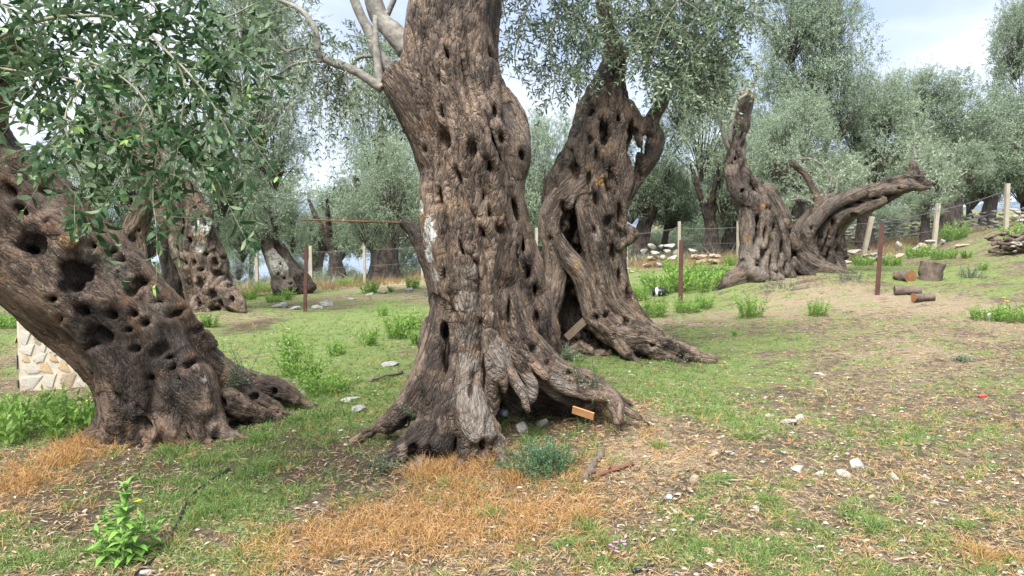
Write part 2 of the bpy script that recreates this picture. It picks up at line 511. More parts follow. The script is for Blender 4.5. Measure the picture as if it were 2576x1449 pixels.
    def ellip(s, c, ax, rad, rim, k=0.018):
        m = rad.max() + 0.06
        sl = s.box(c - m, c + m)
        if min(q.stop - q.start for q in sl) < 2: return
        X, Y, Z = s.grid(sl)
        q = [((X - c[0]) * a[0] + (Y - c[1]) * a[1] + (Z - c[2]) * a[2]) / r for a, r in zip(ax, rad)]
        e = np.sqrt(q[0] ** 2 + q[1] ** 2 + q[2] ** 2)
        if rim: e = e + .34 * perlin(X * 13 + 0 * Y + 0 * Z, Y * 13, Z * 10)
        d = ((e - 1) * min(rad[0], rad[1])).astype(np.float32)
        A = s.D[sl]
        if rim:
            A = A - rim * np.exp(-((d - 0.018) / 0.02) ** 2)
        h = np.maximum(k - np.abs(A + d), 0) / k
        s.D[sl] = np.maximum(A, -d) + h * h * k / 4
    def blob(s, c, ax, rad, k=0.05):
        m = rad.max() + k + 0.05
        sl = s.box(c - m, c + m); X, Y, Z = s.grid(sl)
        q = [((X - c[0]) * a[0] + (Y - c[1]) * a[1] + (Z - c[2]) * a[2]) / r for a, r in zip(ax, rad)]
        d = ((np.sqrt(q[0] ** 2 + q[1] ** 2 + q[2] ** 2) - 1) * rad.min()).astype(np.float32)
        A = s.D[sl]; h = np.maximum(k - np.abs(A - d), 0) / k
        s.D[sl] = np.minimum(A, d) - h * h * k / 4
    def surface(s, relax=2):
        D = s.D; n = D.shape
        D[0] = D[-1] = 1; D[:, 0] = D[:, -1] = 1; D[:, :, 0] = D[:, :, -1] = 1
        S = D < 0
        cnt = np.zeros([k - 1 for k in n], np.int8)
        for dx in (0, 1):
            for dy in (0, 1):
                for dz in (0, 1):
                    cnt += S[dx:n[0] - 1 + dx, dy:n[1] - 1 + dy, dz:n[2] - 1 + dz]
        act = np.argwhere((cnt > 0) & (cnt < 8)); del cnt
        cv = np.stack([D[act[:, 0] + (q >> 2 & 1), act[:, 1] + (q >> 1 & 1), act[:, 2] + (q & 1)] for q in range(8)], 1)
        acc = np.zeros((len(act), 3)); w = np.zeros(len(act))
        cor = np.array([[q >> 2 & 1, q >> 1 & 1, q & 1] for q in range(8)], float)
        for a in range(8):
            for bit in (1, 2, 4):
                b = a | bit
                if a & bit: continue
                va, vb = cv[:, a], cv[:, b]
                x = (va < 0) != (vb < 0)
                t = va / np.where(x, va - vb, 1)
                acc += np.where(x[:, None], cor[a] + (cor[b] - cor[a]) * t[:, None], 0); w += x
        V = s.lo + (act + acc / w[:, None]) * s.h
        idm = np.full([k - 1 for k in n], -1, np.int32)
        idm[act[:, 0], act[:, 1], act[:, 2]] = np.arange(len(act))
        F = []
        for axis in range(3):
            o1, o2 = [(1, 2), (2, 0), (0, 1)][axis]
            sl0 = [slice(1, -1)] * 3; sl1 = [slice(1, -1)] * 3
            sl0[axis] = slice(0, -1); sl1[axis] = slice(1, None)
            a, b = S[tuple(sl0)], S[tuple(sl1)]
            e = np.argwhere(a != b)
            inside = a[e[:, 0], e[:, 1], e[:, 2]]
            e = e + np.array([0 if k == axis else 1 for k in range(3)])
            def g(i, j):
                q = e.copy(); q[:, o1] -= i; q[:, o2] -= j
                return idm[q[:, 0], q[:, 1], q[:, 2]]
            f = np.stack([g(1, 1), g(0, 1), g(0, 0), g(1, 0)], 1)
            f[~inside] = f[~inside][:, ::-1]
            F.append(f)
        F = np.concatenate(F); F = F[(F >= 0).all(1)]
        for _ in range(relax):
            V = 0.4 * V + 0.6 * nb_avg(V, F)
        return V, F
    def bark(s, V):
        """coordinates that run along the limb: two across, one along"""
        A = np.concatenate(s.axis)
        A = A.astype(np.float32)
        best = np.empty(len(V), np.int64); Vf = V.astype(np.float32)
        for i in range(0, len(V), 20000):
            d = np.sqrt(((Vf[i:i + 20000, None] - A[None, :, :3]) ** 2).sum(-1)) - A[None, :, 7]
            best[i:i + 20000] = d.argmin(1)
        a = A[best]; T = a[:, 3:6]; off = V - a[:, :3]
        al = (off * T).sum(1); arc = a[:, 6] + al; off = off - T * al[:, None]
        ref = np.where(np.abs(T[:, 1:2]) < 0.8, np.array([[0, 1.0, 0]]), np.array([[1.0, 0, 0]]))
        X = unit(np.cross(ref, T)); Y = np.cross(T, X)
        u, v = (off * X).sum(1), (off * Y).sum(1)
        tw = a[:, 9] * arc
        c, sn = np.cos(tw), np.sin(tw)
        return np.stack([u * c - v * sn + a[:, 8] * 1.7, u * sn + v * c, arc], 1), a[:, 7]
def nb_avg(V, F):
    acc = np.zeros_like(V); cnt = np.zeros(len(V))
    for i in range(4):
        for j in (1, 3):
            q = F[:, (i + j) % 4]
            for k in range(3): acc[:, k] += np.bincount(F[:, i], V[q, k], len(V))
            cnt += np.bincount(F[:, i], minlength=len(V))
    return acc / np.maximum(cnt, 1)[:, None]
def vnormals(V, F):
    n = np.cross(V[F[:, 2]] - V[F[:, 0]], V[F[:, 3]] - V[F[:, 1]])
    acc = np.zeros_like(V)
    for i in range(4):
        for k in range(3): acc[:, k] += np.bincount(F[:, i], n[:, k], len(V))
    return unit(acc)
def trunk_mesh(name, s, strand=0.03, knob=0.012, pit=0.05, pit_f=4.0, pit_p=0.5, plate=0.005, sf=4.5, paint=(), seed=0, along=0.22, rag=None, pit_w=.5):
    V, F = s.surface()
    N = vnormals(V, F)
    B, R = s.bark(V)
    u, v, w = B[:, 0] + seed * 3.1, B[:, 1] - seed, B[:, 2] + seed * 2.3
    amp = np.clip(R / 0.22, 0.25, 1.0)
    wx = perlin(u * 2.2, v * 2.2, w * 1.6 + 5) * 0.10
    wy = perlin(u * 2.2 + 9, v * 2.2, w * 1.6) * 0.10
    r1 = 1 - 2 * np.abs(perlin((u + wx) * sf, (v + wy) * sf, w * sf * along))
    r2 = 1 - 2 * np.abs(perlin((u + wx) * sf * 2.3 + 4, (v + wy) * sf * 2.3, w * sf * along * 1.5))
    d = strand * (0.65 * r1 + 0.35 * r2)
    d += knob * fbm(u * 11, v * 11, w * 3.5, 3)
    if rag:
        low = 1 - smooth(rag[0] - .1, rag[0] + rag[1], V[:, 2])
        q1 = 1 - 2 * np.abs(perlin(V[:, 0] * 9, V[:, 1] * 9, V[:, 2] * 5)); q2 = 1 - 2 * np.abs(perlin(V[:, 0] * 21, V[:, 1] * 21, V[:, 2] * 9))
        d += low * (rag[2] * (q1 - .4) + rag[2] * .5 * (q2 - .4)) / amp
    if pit:
        f1, f2, rid = worley((u + wx * .6) * pit_f, (v + wy * .6) * pit_f, w * pit_f * pit_w)
        hole = (1 - smooth(0.16, 0.42, f1)) * (rid < pit_p)
        lip = np.exp(-((f1 - 0.48) / 0.12) ** 2) * (rid < pit_p)
        d += -pit * hole + pit * 0.22 * lip
    if plate:
        pw = fbm(u * 9, v * 9, w * 5, 2) * .03
        f1, f2, rid = worley((u + pw) * 34, (v + pw) * 34, (w + pw) * 7)
        d += plate * (smooth(0.02, 0.3, f2 - f1) - 0.6 + 0.7 * (rid - .5))
    V = V + N * (d * amp)[:, None]
    V = 0.75 * V + 0.25 * nb_avg(V, F)
    at_ = {"bark": B}
    nz = fbm(V[:, 0] * 7, V[:, 1] * 7, V[:, 2] * 7, 4)
    for nm in ("lichen", "deadwood", "yellow", "burnt_shade", "cut"):
        at_[nm] = np.zeros(len(V), np.float32)
    for nm, c, rad, pw in paint:
        if c is None: continue
        q = np.linalg.norm((V - c) / rad, axis=1) + nz * (0.0 if nm == "cut" else 0.30)
        at_[nm] = np.maximum(at_[nm], pw * (1 - smooth(0.75, 1.0, q)))
    return mesh(name, V, [F], at_)

# ================================================================== TERRAIN
_ctl = [(1150, 1165, 5.1), (430, 1115, 5.5), (250, 1110, 5.6), (780, 1030, 6.0), (1550, 1050, 5.4), (950, 1130, 5.1), (1300, 1060, 5.6),
        (1288, 1449, 3.5), (0, 1449, 3.5), (2576, 1449, 3.5), (0, 1200, 4.7), (2300, 1200, 4.75), (1500, 970, 7.2), (1000, 900, 7.9),
        (120, 990, 7.6), (1400, 890, 8.7), (1600, 900, 8.8), (1800, 910, 8.7), (560, 795, 13.3), (770, 788, 14.0), (1715, 765, 14.2), (2215, 742, 13.2),
        (1900, 712, 15.0), (2080, 690, 15.6), (2320, 755, 12.5), (2576, 800, 10.8), (2345, 700, 14.5), (2000, 860, 9.4), (2576, 900, 8.2), (2300, 950, 7.6),
        (645, 725, 27.0), (780, 722, 25.0), (915, 715, 24.0), (1062, 702, 23.5), (1350, 680, 23.5), (1575, 670, 24.0), (1705, 662, 24.0), (1855, 652, 23.5), (2005, 655, 23.0),
        (2180, 655, 21.5), (2355, 630, 20.5), (2532, 575, 20.5), (2300, 602, 27.0), (2460, 575, 27.0), (2150, 612, 27.0), (60, 765, 20.0), (-300, 760, 20.0), (-300, 1000, 7.5), (2900, 560, 22.0), (2900, 900, 8.0)]
CP = np.array([at(*c) for c in _ctl] + [(0, 0, 0), (-4, 0, 0), (4, 0, .02), (0, -4, 0), (-7, -4, 0), (7, -4, 0)])
def _tps(r2): return 0.5 * r2 * np.log(r2 + 1e-9)
_K = _tps(((CP[:, None, :2] - CP[None, :, :2]) ** 2).sum(-1)) + np.eye(len(CP)) * 0.25
_Pm = np.hstack([np.ones((len(CP), 1)), CP[:, :2]])
_A = np.block([[_K, _Pm], [_Pm.T, np.zeros((3, 3))]])
_W = np.linalg.solve(_A, np.concatenate([CP[:, 2], np.zeros(3)]))
MOUNDS = [(-.40, 5.35, .75, .05), (-2.65, 5.6, .85, .07), (1.0, 9.2, 1.1, .06), (5.6, 15.5, 1.6, .12), (-5.5, 13.8, 1.2, .10)]      # soil heaped round the old stools
def ground_z(x, y, bumps=True):
    x = np.asarray(x, float); y = np.asarray(y, float)
    sh = np.broadcast(x, y).shape
    xf, yf = np.broadcast_to(x, sh).ravel(), np.broadcast_to(y, sh).ravel()
    z = np.empty(len(xf))
    xc, yc = np.clip(xf, -16, 18), np.clip(yf, -5, 29)
    for i in range(0, len(xf), 20000):
        q = slice(i, i + 20000)
        r2 = (xc[q, None] - CP[None, :, 0]) ** 2 + (yc[q, None] - CP[None, :, 1]) ** 2
        z[q] = _tps(r2) @ _W[:len(CP)] + _W[-3] + _W[-2] * xc[q] + _W[-1] * yc[q]
    # beyond the fence the hillside drops to the water on the left and climbs by terraces on the right
    far = np.maximum(yf - 29, 0)
    side = 1 / (1 + np.exp(-(xf - 4) / 3.5))
    z = z + far * (side * 0.06 - (1 - side) * 0.075 * np.minimum(1, far / 12)) - smooth(60, 160, yf) * 18 * np.ones_like(xf)
    for bx, by, bw, bh in MOUNDS: z = z + bh * np.exp(-(((xf - bx) ** 2 + (yf - by) ** 2) / bw ** 2))
    if bumps:
        z = z + fbm(xf * 0.9, yf * 0.9, 3.0, 3) * 0.018 + fbm(xf * 4, yf * 4, 1.0, 2) * 0.007
    return z.reshape(sh)
def gp(px, py):
    """where the sight line of a photo pixel meets the ground"""
    d = ray(px, py)
    t = np.concatenate([np.arange(2.5, 12, .02), np.arange(12, 45, .05)])
    P = EYE + np.outer(t, d)
    g = ground_z(P[:, 0], P[:, 1])
    k = np.argmax(P[:, 2] < g)
    p = P[k if (P[:, 2] < g).any() else -1]
    return np.array([p[0], p[1], ground_z(p[0], p[1])])
def onground(x, y): return np.array([x, y, float(ground_z(x, y))])

# where it grows green, where it has dried: soft patches marked at ground points, broken up by noise
def _patch(lst):
    out = []
    for (px, py, wpx, hpx, s) in lst:
        c = gp(px, py); a = gp(px + wpx, py); b0 = gp(px, max(py - hpx, 640)); b1 = gp(px, py + hpx)
        out.append((c[0], c[1], abs(a[0] - c[0]) + .05, max(0.15, .5 * abs(b0[1] - b1[1])), s))
    return out
GREEN_P = _patch([(850, 880, 280, 120, 1.3), (820, 980, 130, 70, 1.1), (700, 830, 120, 40, .7), (950, 800, 130, 40, .8), (1700, 960, 220, 60, 1.0), (1780, 1040, 130, 50, 1.0), (1650, 930, 240, 30, .9), (1720, 720, 200, 50, 1.0), (1900, 870, 220, 40, .6), (650, 740, 110, 40, .9),
                  (2300, 690, 250, 30, .8), (120, 1060, 130, 60, .9), (40, 800, 80, 40, .9), (500, 1290, 160, 70, .55), (640, 1180, 120, 40, .7), (1500, 1340, 230, 60, .75), (2150, 1330, 260, 70, .6), (1700, 1400, 200, 40, .5), (2480, 990, 100, 60, .5),
                  (1550, 880, 160, 30, .9), (780, 1050, 110, 40, .8), (2450, 880, 140, 50, .35), (400, 1130, 120, 30, .4), (950, 1390, 150, 40, .4), (760, 1240, 150, 40, .4), (640, 1390, 140, 50, .5), (2400, 1120, 160, 40, .45), (1000, 700, 90, 20, .4)])
DRY_P = _patch([(1250, 1260, 260, 110, 1.1), (1100, 1330, 330, 80, .9), (200, 1130, 130, 60, 1.0), (60, 1215, 110, 50, .9), (900, 1330, 200, 60, .8), (420, 1100, 180, 40, .5), (1700, 1100, 170, 60, .45), (1450, 1120, 110, 50, .4), (800, 1400, 200, 50, .6), (2500, 1400, 120, 50, .5)])
STRAW_P = _patch([(2000, 760, 420, 40, .85), (2450, 790, 260, 60, .7), (1850, 800, 260, 25, .7), (2350, 900, 300, 70, .4), (2150, 1000, 350, 70, .35), (1650, 1050, 170, 70, .8), (950, 752, 200, 16, .6), (640, 800, 90, 20, .7), (60, 880, 90, 60, .9), (1850, 690, 300, 20, .3), (1000, 712, 250, 14, .8), (2200, 640, 350, 20, .7), (1600, 1150, 170, 50, .8), (2300, 860, 350, 60, .5)])
SOIL_P = _patch([(350, 1180, 330, 80, 1.0), (850, 1130, 170, 60, 1.1), (150, 1330, 200, 70, .7), (900, 1190, 180, 50, .8), (640, 820, 70, 20, 1.0), (1700, 890, 150, 40, .5), (1450, 1060, 160, 50, .6), (650, 1060, 130, 40, .8), (1950, 1000, 180, 50, .35), (1970, 725, 200, 14, .5), (1550, 890, 190, 25, .7)])
def _field(lst, x, y):
    s = np.zeros(np.shape(x))
    for (cx, cy, rx, ry, w) in lst:
        s = s + w * np.exp(-1.1 * (((x - cx) / rx) ** 2 + ((y - cy) / ry) ** 2))
    return s
def cover(x, y):
    x = np.asarray(x, float); y = np.asarray(y, float)
    n1 = fbm(x * 1.3, y * 1.3, 11.0, 4); n2 = fbm(x * 3.7, y * 3.7, 5.0, 3); n3 = fbm(x * 1.1 + 40, y * 1.1, 2.0, 4); n4 = fbm(x * 9.0, y * 9.0, 8.0, 3)
    base_green = 0.25 + 0.20 * smooth(3, 12, y)
    g = np.clip(base_green + 0.62 * _field(GREEN_P, x, y) - .55 * _field(DRY_P, x, y) - .35 * _field(SOIL_P, x, y) - .25 * _field(STRAW_P, x, y) + 0.36 * n1 + 0.52 * n2 + .46 * n4, 0, 1)
    d = np.clip(0.08 + 0.72 * _field(DRY_P, x, y) + 0.30 * n3 + .42 * n2 + .40 * n4, 0, 1)
    st = np.clip(0.15 + 0.22 * smooth(8, 14, y) + 0.70 * _field(STRAW_P, x, y) + 0.25 * n3 + .35 * n2 + .3 * n4 - .3 * _field(SOIL_P, x, y) - .4 * _field(GREEN_P, x, y), 0, 1)
    so = np.clip(0.12 + 0.75 * _field(SOIL_P, x, y) - 0.25 * n1 - .3 * n2 - .3 * n4, 0, 1)
    return g, d, st, so

def ground_mat():
    m, nt, out = new_mat("ground"); b = NB(nt)
    P = b.n("ShaderNodeTexCoord").outputs["Object"]
    nb, nm, nf = b.noise(P, 1.7, 6, .6), b.noise(P, 13, 6, .7), b.noise(P, 70, 5, .75)
    grit = b.noise(P, 190, 3, .7)
    soil = b.ramp(nf, [(.3, (.042, .032, .020)), (.55, (.125, .098, .062)), (.75, (.29, .235, .155))])
    straw = b.ramp(nf, [(.25, (.17, .125, .08)), (.5, (.35, .275, .185)), (.75, (.54, .45, .33))])
    dry = b.ramp(nf, [(.3, (.12, .075, .04)), (.7, (.36, .23, .11))])
    grn = b.ramp(nf, [(.25, (.09, .105, .035)), (.5, (.20, .265, .085)), (.75, (.36, .41, .17))])
    def w(name, k):
        s = b.math('ADD', b.attr(name).outputs["Fac"], b.math('MULTIPLY', b.math('SUBTRACT', nm, .5), 2.2))
        return b.ramp(s, [(k - .2, 0.0), (k + .2, 1.0)])
    c = b.mix(b.ramp(b.math('ADD', b.math('MULTIPLY', nm, .7), b.math('MULTIPLY', nb, .3)), [(.42, 0.0), (.66, 1.0)]), soil, straw)
    c = b.mix(w("straw", .55), c, straw)
    c = b.mix(w("dry", .62), c, dry)
    c = b.mix(w("green", .56), c, grn)
    c = b.mix(w("soil", .62), c, soil)
    chips = b.n("ShaderNodeTexVoronoi"); chips.inputs["Scale"].default_value = 26; b.link(P, chips.inputs["Vector"])
    sep = b.n("ShaderNodeSeparateColor"); b.link(chips.outputs["Color"], sep.inputs[0])
    chip = b.math('MULTIPLY', b.math('LESS_THAN', chips.outputs["Distance"], .30), b.math('GREATER_THAN', sep.outputs[0], .80))
    c = b.mix(b.math('MULTIPLY', chip, .5), c, (.42, .37, .30))
    h = b.math('ADD', b.math('MULTIPLY', nf, 1.0), b.math('ADD', b.math('MULTIPLY', grit, .5), b.math('MULTIPLY', nm, 1.2)))
    b.bsdf(out, c, .95, .15, b.bump(h, .9, .035))
    return m
M_GROUND = ground_mat()
_ys = np.concatenate([np.linspace(-6, 2.6, 16), np.geomspace(2.8, 26, 250)[0:], np.geomspace(26.6, 420, 46)])
_us = np.sign(np.linspace(-1, 1, 281)) * np.abs(np.linspace(-1, 1, 281)) ** 1.25 * 1.5
_gx = _us[None] * (np.maximum(_ys, -2)[:, None] + 7.0); _gy = np.repeat(_ys[:, None], len(_us), 1)
_gz = ground_z(_gx, _gy)
_i = np.arange(len(_ys) - 1)[:, None] * len(_us) + np.arange(len(_us) - 1)[None]
_gF = np.stack([_i, _i + 1, _i + len(_us) + 1, _i + len(_us)], -1).reshape(-1, 4)
_c = cover(_gx.ravel(), _gy.ravel())
put("ground", mesh("ground", np.stack([_gx, _gy, _gz], -1).reshape(-1, 3), [_gF], dict(zip(("green", "dry", "straw", "soil"), _c))), M_GROUND, kind="structure")

# the water far below, the hills on its other shore
def water_mat():
    m, nt, out = new_mat("water"); b = NB(nt)
    P = b.n("ShaderNodeTexCoord").outputs["Object"]
    f = b.noise(b.scale(P, (.02, .05, 1)), 1.0, 4)
    b.bsdf(out, (.16, .22, .30), .22, .6, b.bump(f, .3, .6)); return m
put("water", mesh("water", [(-9000, 90, -13), (9000, 90, -13), (9000, 9000, -13), (-9000, 9000, -13)], [[(0, 1, 2, 3)]]), water_mat(), kind="structure")
def hill_mat():
    m, nt, out = new_mat("hill"); b = NB(nt)
    P = b.n("ShaderNodeTexCoord").outputs["Object"]
    c = b.ramp(b.noise(P, .004, 8, .65), [(.35, (.07, .10, .13)), (.65, (.20, .24, .30))])  # bluish tones put the haze of distance into the hill colour
    b.bsdf(out, c, 1.0, .05); return m
_hx = np.linspace(-6500, 6500, 161); _hy = np.linspace(3600, 6400, 30)
_HX, _HY = np.meshgrid(_hx, _hy)
_t = (_HY - 3600) / 2800
_hz = -14 + np.sin(np.pi * np.clip(_t * 1.0, 0, 1)) * (250 + 170 * fbm(_HX * .0006, 3, _HY * .0004, 4)) + 40 * fbm(_HX * .003, _HY * .003, 7, 3) * np.sin(np.pi * _t)
_i = np.arange(29)[:, None] * 161 + np.arange(160)[None]
put("hills", mesh("hills", np.stack([_HX, _HY, _hz], -1).reshape(-1, 3), [np.stack([_i, _i + 1, _i + 162, _i + 161], -1).reshape(-1, 4)]), hill_mat(), kind="structure")

# ================================================================== THE OLD OLIVE TRUNKS
def row(px, py, Y, rpx):
    p = at(px, py, Y); return (p[0], p[1], p[2], rpx * psz(Y))
M_BARK_MAIN = bark_mat("bark_grey_brown", (.225, .166, .122), (.024, .015, .0105), warm=(.27, .145, .065))
M_BARK_DARK = bark_mat("bark_dark", (.155, .108, .076), (.011, .0075, .006), warm=(.21, .105, .05), wet=.55, relief=.012, patch=.8)
M_BARK_MID = bark_mat("bark_brown", (.22, .162, .12), (.018, .0115, .0085), warm=(.25, .145, .07), flake=1.4)
M_BARK_TWIST = bark_mat("bark_twisted", (.165, .128, .10), (.010, .007, .006), warm=(.20, .11, .055), flake=.8)
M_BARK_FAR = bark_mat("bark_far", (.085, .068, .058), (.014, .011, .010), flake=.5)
M_TWIG = plain("twig_bark", (.25, .25, .17), .8, .2, .2, 30)
M_LIMB = plain("limb_bark", (.205, .19, .165), .9, .15, .5, 22, 1.0)
M_CUT = plain("sawn_wood", (.50, .30, .16), .8, .2, .25, 9)

# ---- 1: the central tree
def main_trunk():
    Y = 5.5
    s = Sdf((-1.15, 4.45, -.16), (.98, 6.3, 3.75), .0098)
    rows = [(1140, -90, 114), (1140, 0, 112), (1138, 100, 115), (1138, 200, 123), (1156, 280, 126), (1180, 345, 134), (1188, 410, 134), (1185, 480, 129), (1184, 560, 122),
            (1184, 640, 114), (1190, 710, 114), (1196, 780, 110), (1192, 850, 98), (1170, 920, 92), (1150, 1000, 92), (1140, 1090, 98)]
    s.ropes([row(x, y, Y, r * (.955 if y < 700 else .93)) for x, y, r in rows], 9, .55, k=.06, core=.80, off=.64, rr=.40, wob=.55, seed=2)
    R = row
    # roots and buttresses
    s.chain([R(1262, 770, 5.45, 54), R(1292, 850, 5.42, 56), R(1362, 926, 5.4, 50), R(1445, 962, 5.35, 37), R(1512, 984, 5.3, 27), R(1545, 1012, 5.22, 21), R(1556, 1055, 5.15, 12)], k=.06)
    s.root([R(1470, 955, 5.5, 30), R(1520, 985, 5.6, 20), R(1560, 1005, 5.7, 10)], k=.04)
    s.root([R(1500, 965, 5.35, 24), R(1535, 1000, 5.28, 16), R(1580, 1035, 5.25, 9)], k=.03)
    s.root([R(1120, 800, 5.35, 38), R(1104, 870, 5.3, 42), R(1078, 950, 5.25, 44), R(1040, 1010, 5.2, 40), R(998, 1052, 5.2, 27), R(948, 1080, 5.2, 12)], k=.05)
    s.root([R(1125, 960, 5.2, 54), R(1098, 1050, 5.1, 46), R(1055, 1104, 5.0, 34), R(1005, 1138, 4.95, 22), R(955, 1160, 4.95, 10)], k=.04)
    s.root([R(1130, 1040, 5.1, 46), R(1112, 1110, 4.98, 32), R(1085, 1150, 4.92, 16)], k=.03)
    s.root([R(1185, 1040, 5.1, 52), R(1182, 1105, 4.98, 38), R(1168, 1158, 4.9, 18)], k=.03)
    s.root([R(1190, 1080, 5.05, 34), R(1208, 1130, 4.93, 20), R(1214, 1165, 4.9, 12)], k=.03)
    s.root([R(1195, 1050, 5.1, 40), R(1235, 1100, 4.98, 28), R(1258, 1148, 4.9, 13)], k=.03)
    s.chain([R(1200, 800, 5.85, 100), R(1200, 950, 6.0, 90), R(1220, 1040, 6.1, 80)], k=.08)
    s.root([R(1130, 850, 5.8, 70), R(1090, 1000, 5.95, 46), R(1050, 1040, 6.05, 20)], k=.08)
    s.chain([R(1290, 860, 5.65, 60), R(1390, 960, 5.75, 56), R(1480, 1000, 5.8, 34), R(1540, 1015, 5.8, 14)], k=.06)
    s.chain([R(1300, 960, 5.6, 60), R(1400, 1000, 5.6, 44), R(1490, 1025, 5.55, 26)], k=.06)
    # swollen knots
    u = psz(5.3)
    s.chain([R(1250, 318, 5.34, 36), R(1281, 362, 5.32, 44), R(1291, 408, 5.36, 34)], k=.07)
    s.chain([R(1285, 480, 5.4, 30), R(1280, 580, 5.38, 30), R(1268, 680, 5.36, 30)], k=.06)
    # lopped stub at the left
    s.chain([R(1080, 380, 5.35, 34), R(1052, 310, 5.3, 38), R(1018, 245, 5.25, 38), R(985, 190, 5.22, 34), R(960, 150, 5.2, 30)], k=.06)
    s.chain([R(1040, 200, 5.35, 34), R(1022, 140, 5.35, 24), R(1026, 105, 5.36, 14)], k=.05)
    _n = unit(-.80 * _R + .60 * _U); s.ellip(at(978, 190, 5.22) + _n * .50, np.eye(3), np.array([.5, .5, .5]), 0, k=.01)     # sawn off aslant
    # strands that stand proud of the bark
    def strand(pts, k=.035, out=.25):
        q = []
        for (px, py, r) in pts:
            c = s.look(px, py)
            if c is None: continue
            rr = r * psz(c[1]); c = c + ray(px, py) * rr * out; q.append((*c, rr))
        if len(q) > 1: return q
    ST = [[(1175, 640, 22), (1180, 720, 27), (1178, 800, 30), (1176, 880, 32), (1176, 960, 36), (1184, 1030, 42), (1200, 1080, 46)],
          [(1225, 800, 18), (1240, 850, 22), (1290, 900, 26), (1370, 935, 24), (1440, 955, 20)],
          [(1130, 180, 12), (1140, 300, 14), (1165, 420, 15), (1210, 540, 15), (1235, 620, 15), (1225, 720, 14), (1215, 800, 14)],
          [(1060, 130, 14), (1070, 260, 16), (1090, 380, 16), (1120, 470, 15), (1150, 560, 14)],
          [(1075, 480, 14), (1100, 560, 15), (1110, 640, 14), (1140, 720, 13)],
          [(1190, 60, 14), (1200, 200, 15), (1215, 330, 15), (1240, 440, 14), (1262, 560, 14)],
          [(1240, 60, 12), (1240, 180, 12), (1245, 280, 13)], [(1100, 860, 16), (1092, 940, 18), (1075, 1010, 18)], [(1135, 870, 13), (1128, 960, 14), (1135, 1040, 16)]]
    for q in [strand(p) for p in ST]:
        if q: s.chain(q, k=.04, axis=False)
    # hollow under the right buttress
    a3 = np.stack([_R, _U, ray(1320, 980)])
    for (px, py, YY, w, h, d) in [(1305, 1005, 5.0, 80, 70, .26), (1375, 1020, 5.0, 84, 48, .26), (1440, 1040, 5.0, 64, 36, .22), (1270, 930, 4.98, 32, 70, .18), (1330, 955, 4.98, 60, 50, .16)]:
        c = at(px, py, YY); uu = psz(YY)
        s.ellip(c, a3, np.array([w * uu, h * uu, d]), 0.0, k=.03)
    # ragged dead wood hanging into it
    for pts in [[(1232, 850, 5.12, 20), (1245, 930, 5.1, 20), (1238, 1000, 5.14, 17), (1232, 1040, 5.14, 12)], [(1262, 870, 5.12, 12), (1285, 940, 5.1, 13), (1315, 990, 5.04, 11), (1328, 1034, 5.0, 5)],
                [(1290, 880, 5.15, 13), (1320, 930, 5.12, 13), (1340, 985, 5.1, 13), (1320, 1020, 5.08, 7)], [(1310, 890, 5.18, 12), (1350, 925, 5.15, 12), (1375, 950, 5.12, 7)], [(1340, 905, 5.2, 11), (1390, 960, 5.2, 13), (1450, 985, 5.2, 15), (1520, 1000, 5.2, 13)],
                [(1270, 900, 5.25, 14), (1290, 960, 5.3, 16), (1300, 1020, 5.35, 18)], [(1360, 960, 5.3, 14), (1420, 1000, 5.3, 14), (1480, 1020, 5.3, 12)], [(1252, 860, 5.1, 9), (1262, 930, 5.06, 9), (1270, 985, 5.06, 7)]]:
        s.chain([R(*p) for p in pts], k=.018, axis=False)
    # the charred clefts
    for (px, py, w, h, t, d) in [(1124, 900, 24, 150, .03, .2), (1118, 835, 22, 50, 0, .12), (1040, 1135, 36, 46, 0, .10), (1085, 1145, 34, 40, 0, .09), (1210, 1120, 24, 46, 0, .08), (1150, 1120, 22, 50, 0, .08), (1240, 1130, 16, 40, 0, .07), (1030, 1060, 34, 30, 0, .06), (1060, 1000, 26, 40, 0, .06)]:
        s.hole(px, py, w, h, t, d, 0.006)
    H = [(465, 85, 28, 42), (610, 190, 26, 52), (530, 275, 42, 66), (500, 385, 38, 80), (495, 460, 22, 36), (405, 400, 26, 120), (510, 565, 38, 64), (390, 540, 28, 50), (690, 560, 34, 72), (735, 280, 22, 70), (535, 705, 46, 60),
         (425, 755, 32, 42), (800, 695, 54, 62), (668, 750, 66, 80), (752, 400, 28, 80), (745, 840, 46, 66), (905, 780, 38, 62), (598, 890, 58, 92), (508, 990, 34, 72), (710, 990, 58, 88), (625, 1000, 20, 30), (674, 1090, 42, 104),
         (712, 1170, 38, 62), (870, 1050, 28, 80), (740, 1080, 32, 42), (615, 1262, 48, 112), (665, 1315, 44, 72), (560, 1120, 22, 52), (520, 1380, 34, 84), (785, 1150, 42, 52), (718, 1410, 28, 42), (640, 60, 22, 50), (700, 100, 24, 40), (845, 900, 24, 70), (450, 1060, 24, 60), (770, 560, 26, 70),
         (572, 1554, 34, 54), (700, 1624, 44, 54), (840, 1564, 34, 94), (525, 1724, 28, 54), (660, 1906, 36, 58), (652, 1975, 40, 60), (490, 1490, 26, 60), (780, 1470, 26, 60), (880, 1660, 26, 50), (960, 1760, 30, 34), (1040, 1830, 34, 30), (1150, 1880, 34, 26)]
    rs = np.random.RandomState(3)
    H += [(600, 300, 12, 190), (440, 250, 12, 210), (760, 700, 12, 160), (560, 480, 11, 170), (650, 560, 12, 150), (820, 1100, 12, 180), (470, 900, 12, 170), (690, 1420, 12, 150), (600, 1480, 11, 160), (880, 1300, 12, 140)]     # long splits along the grain
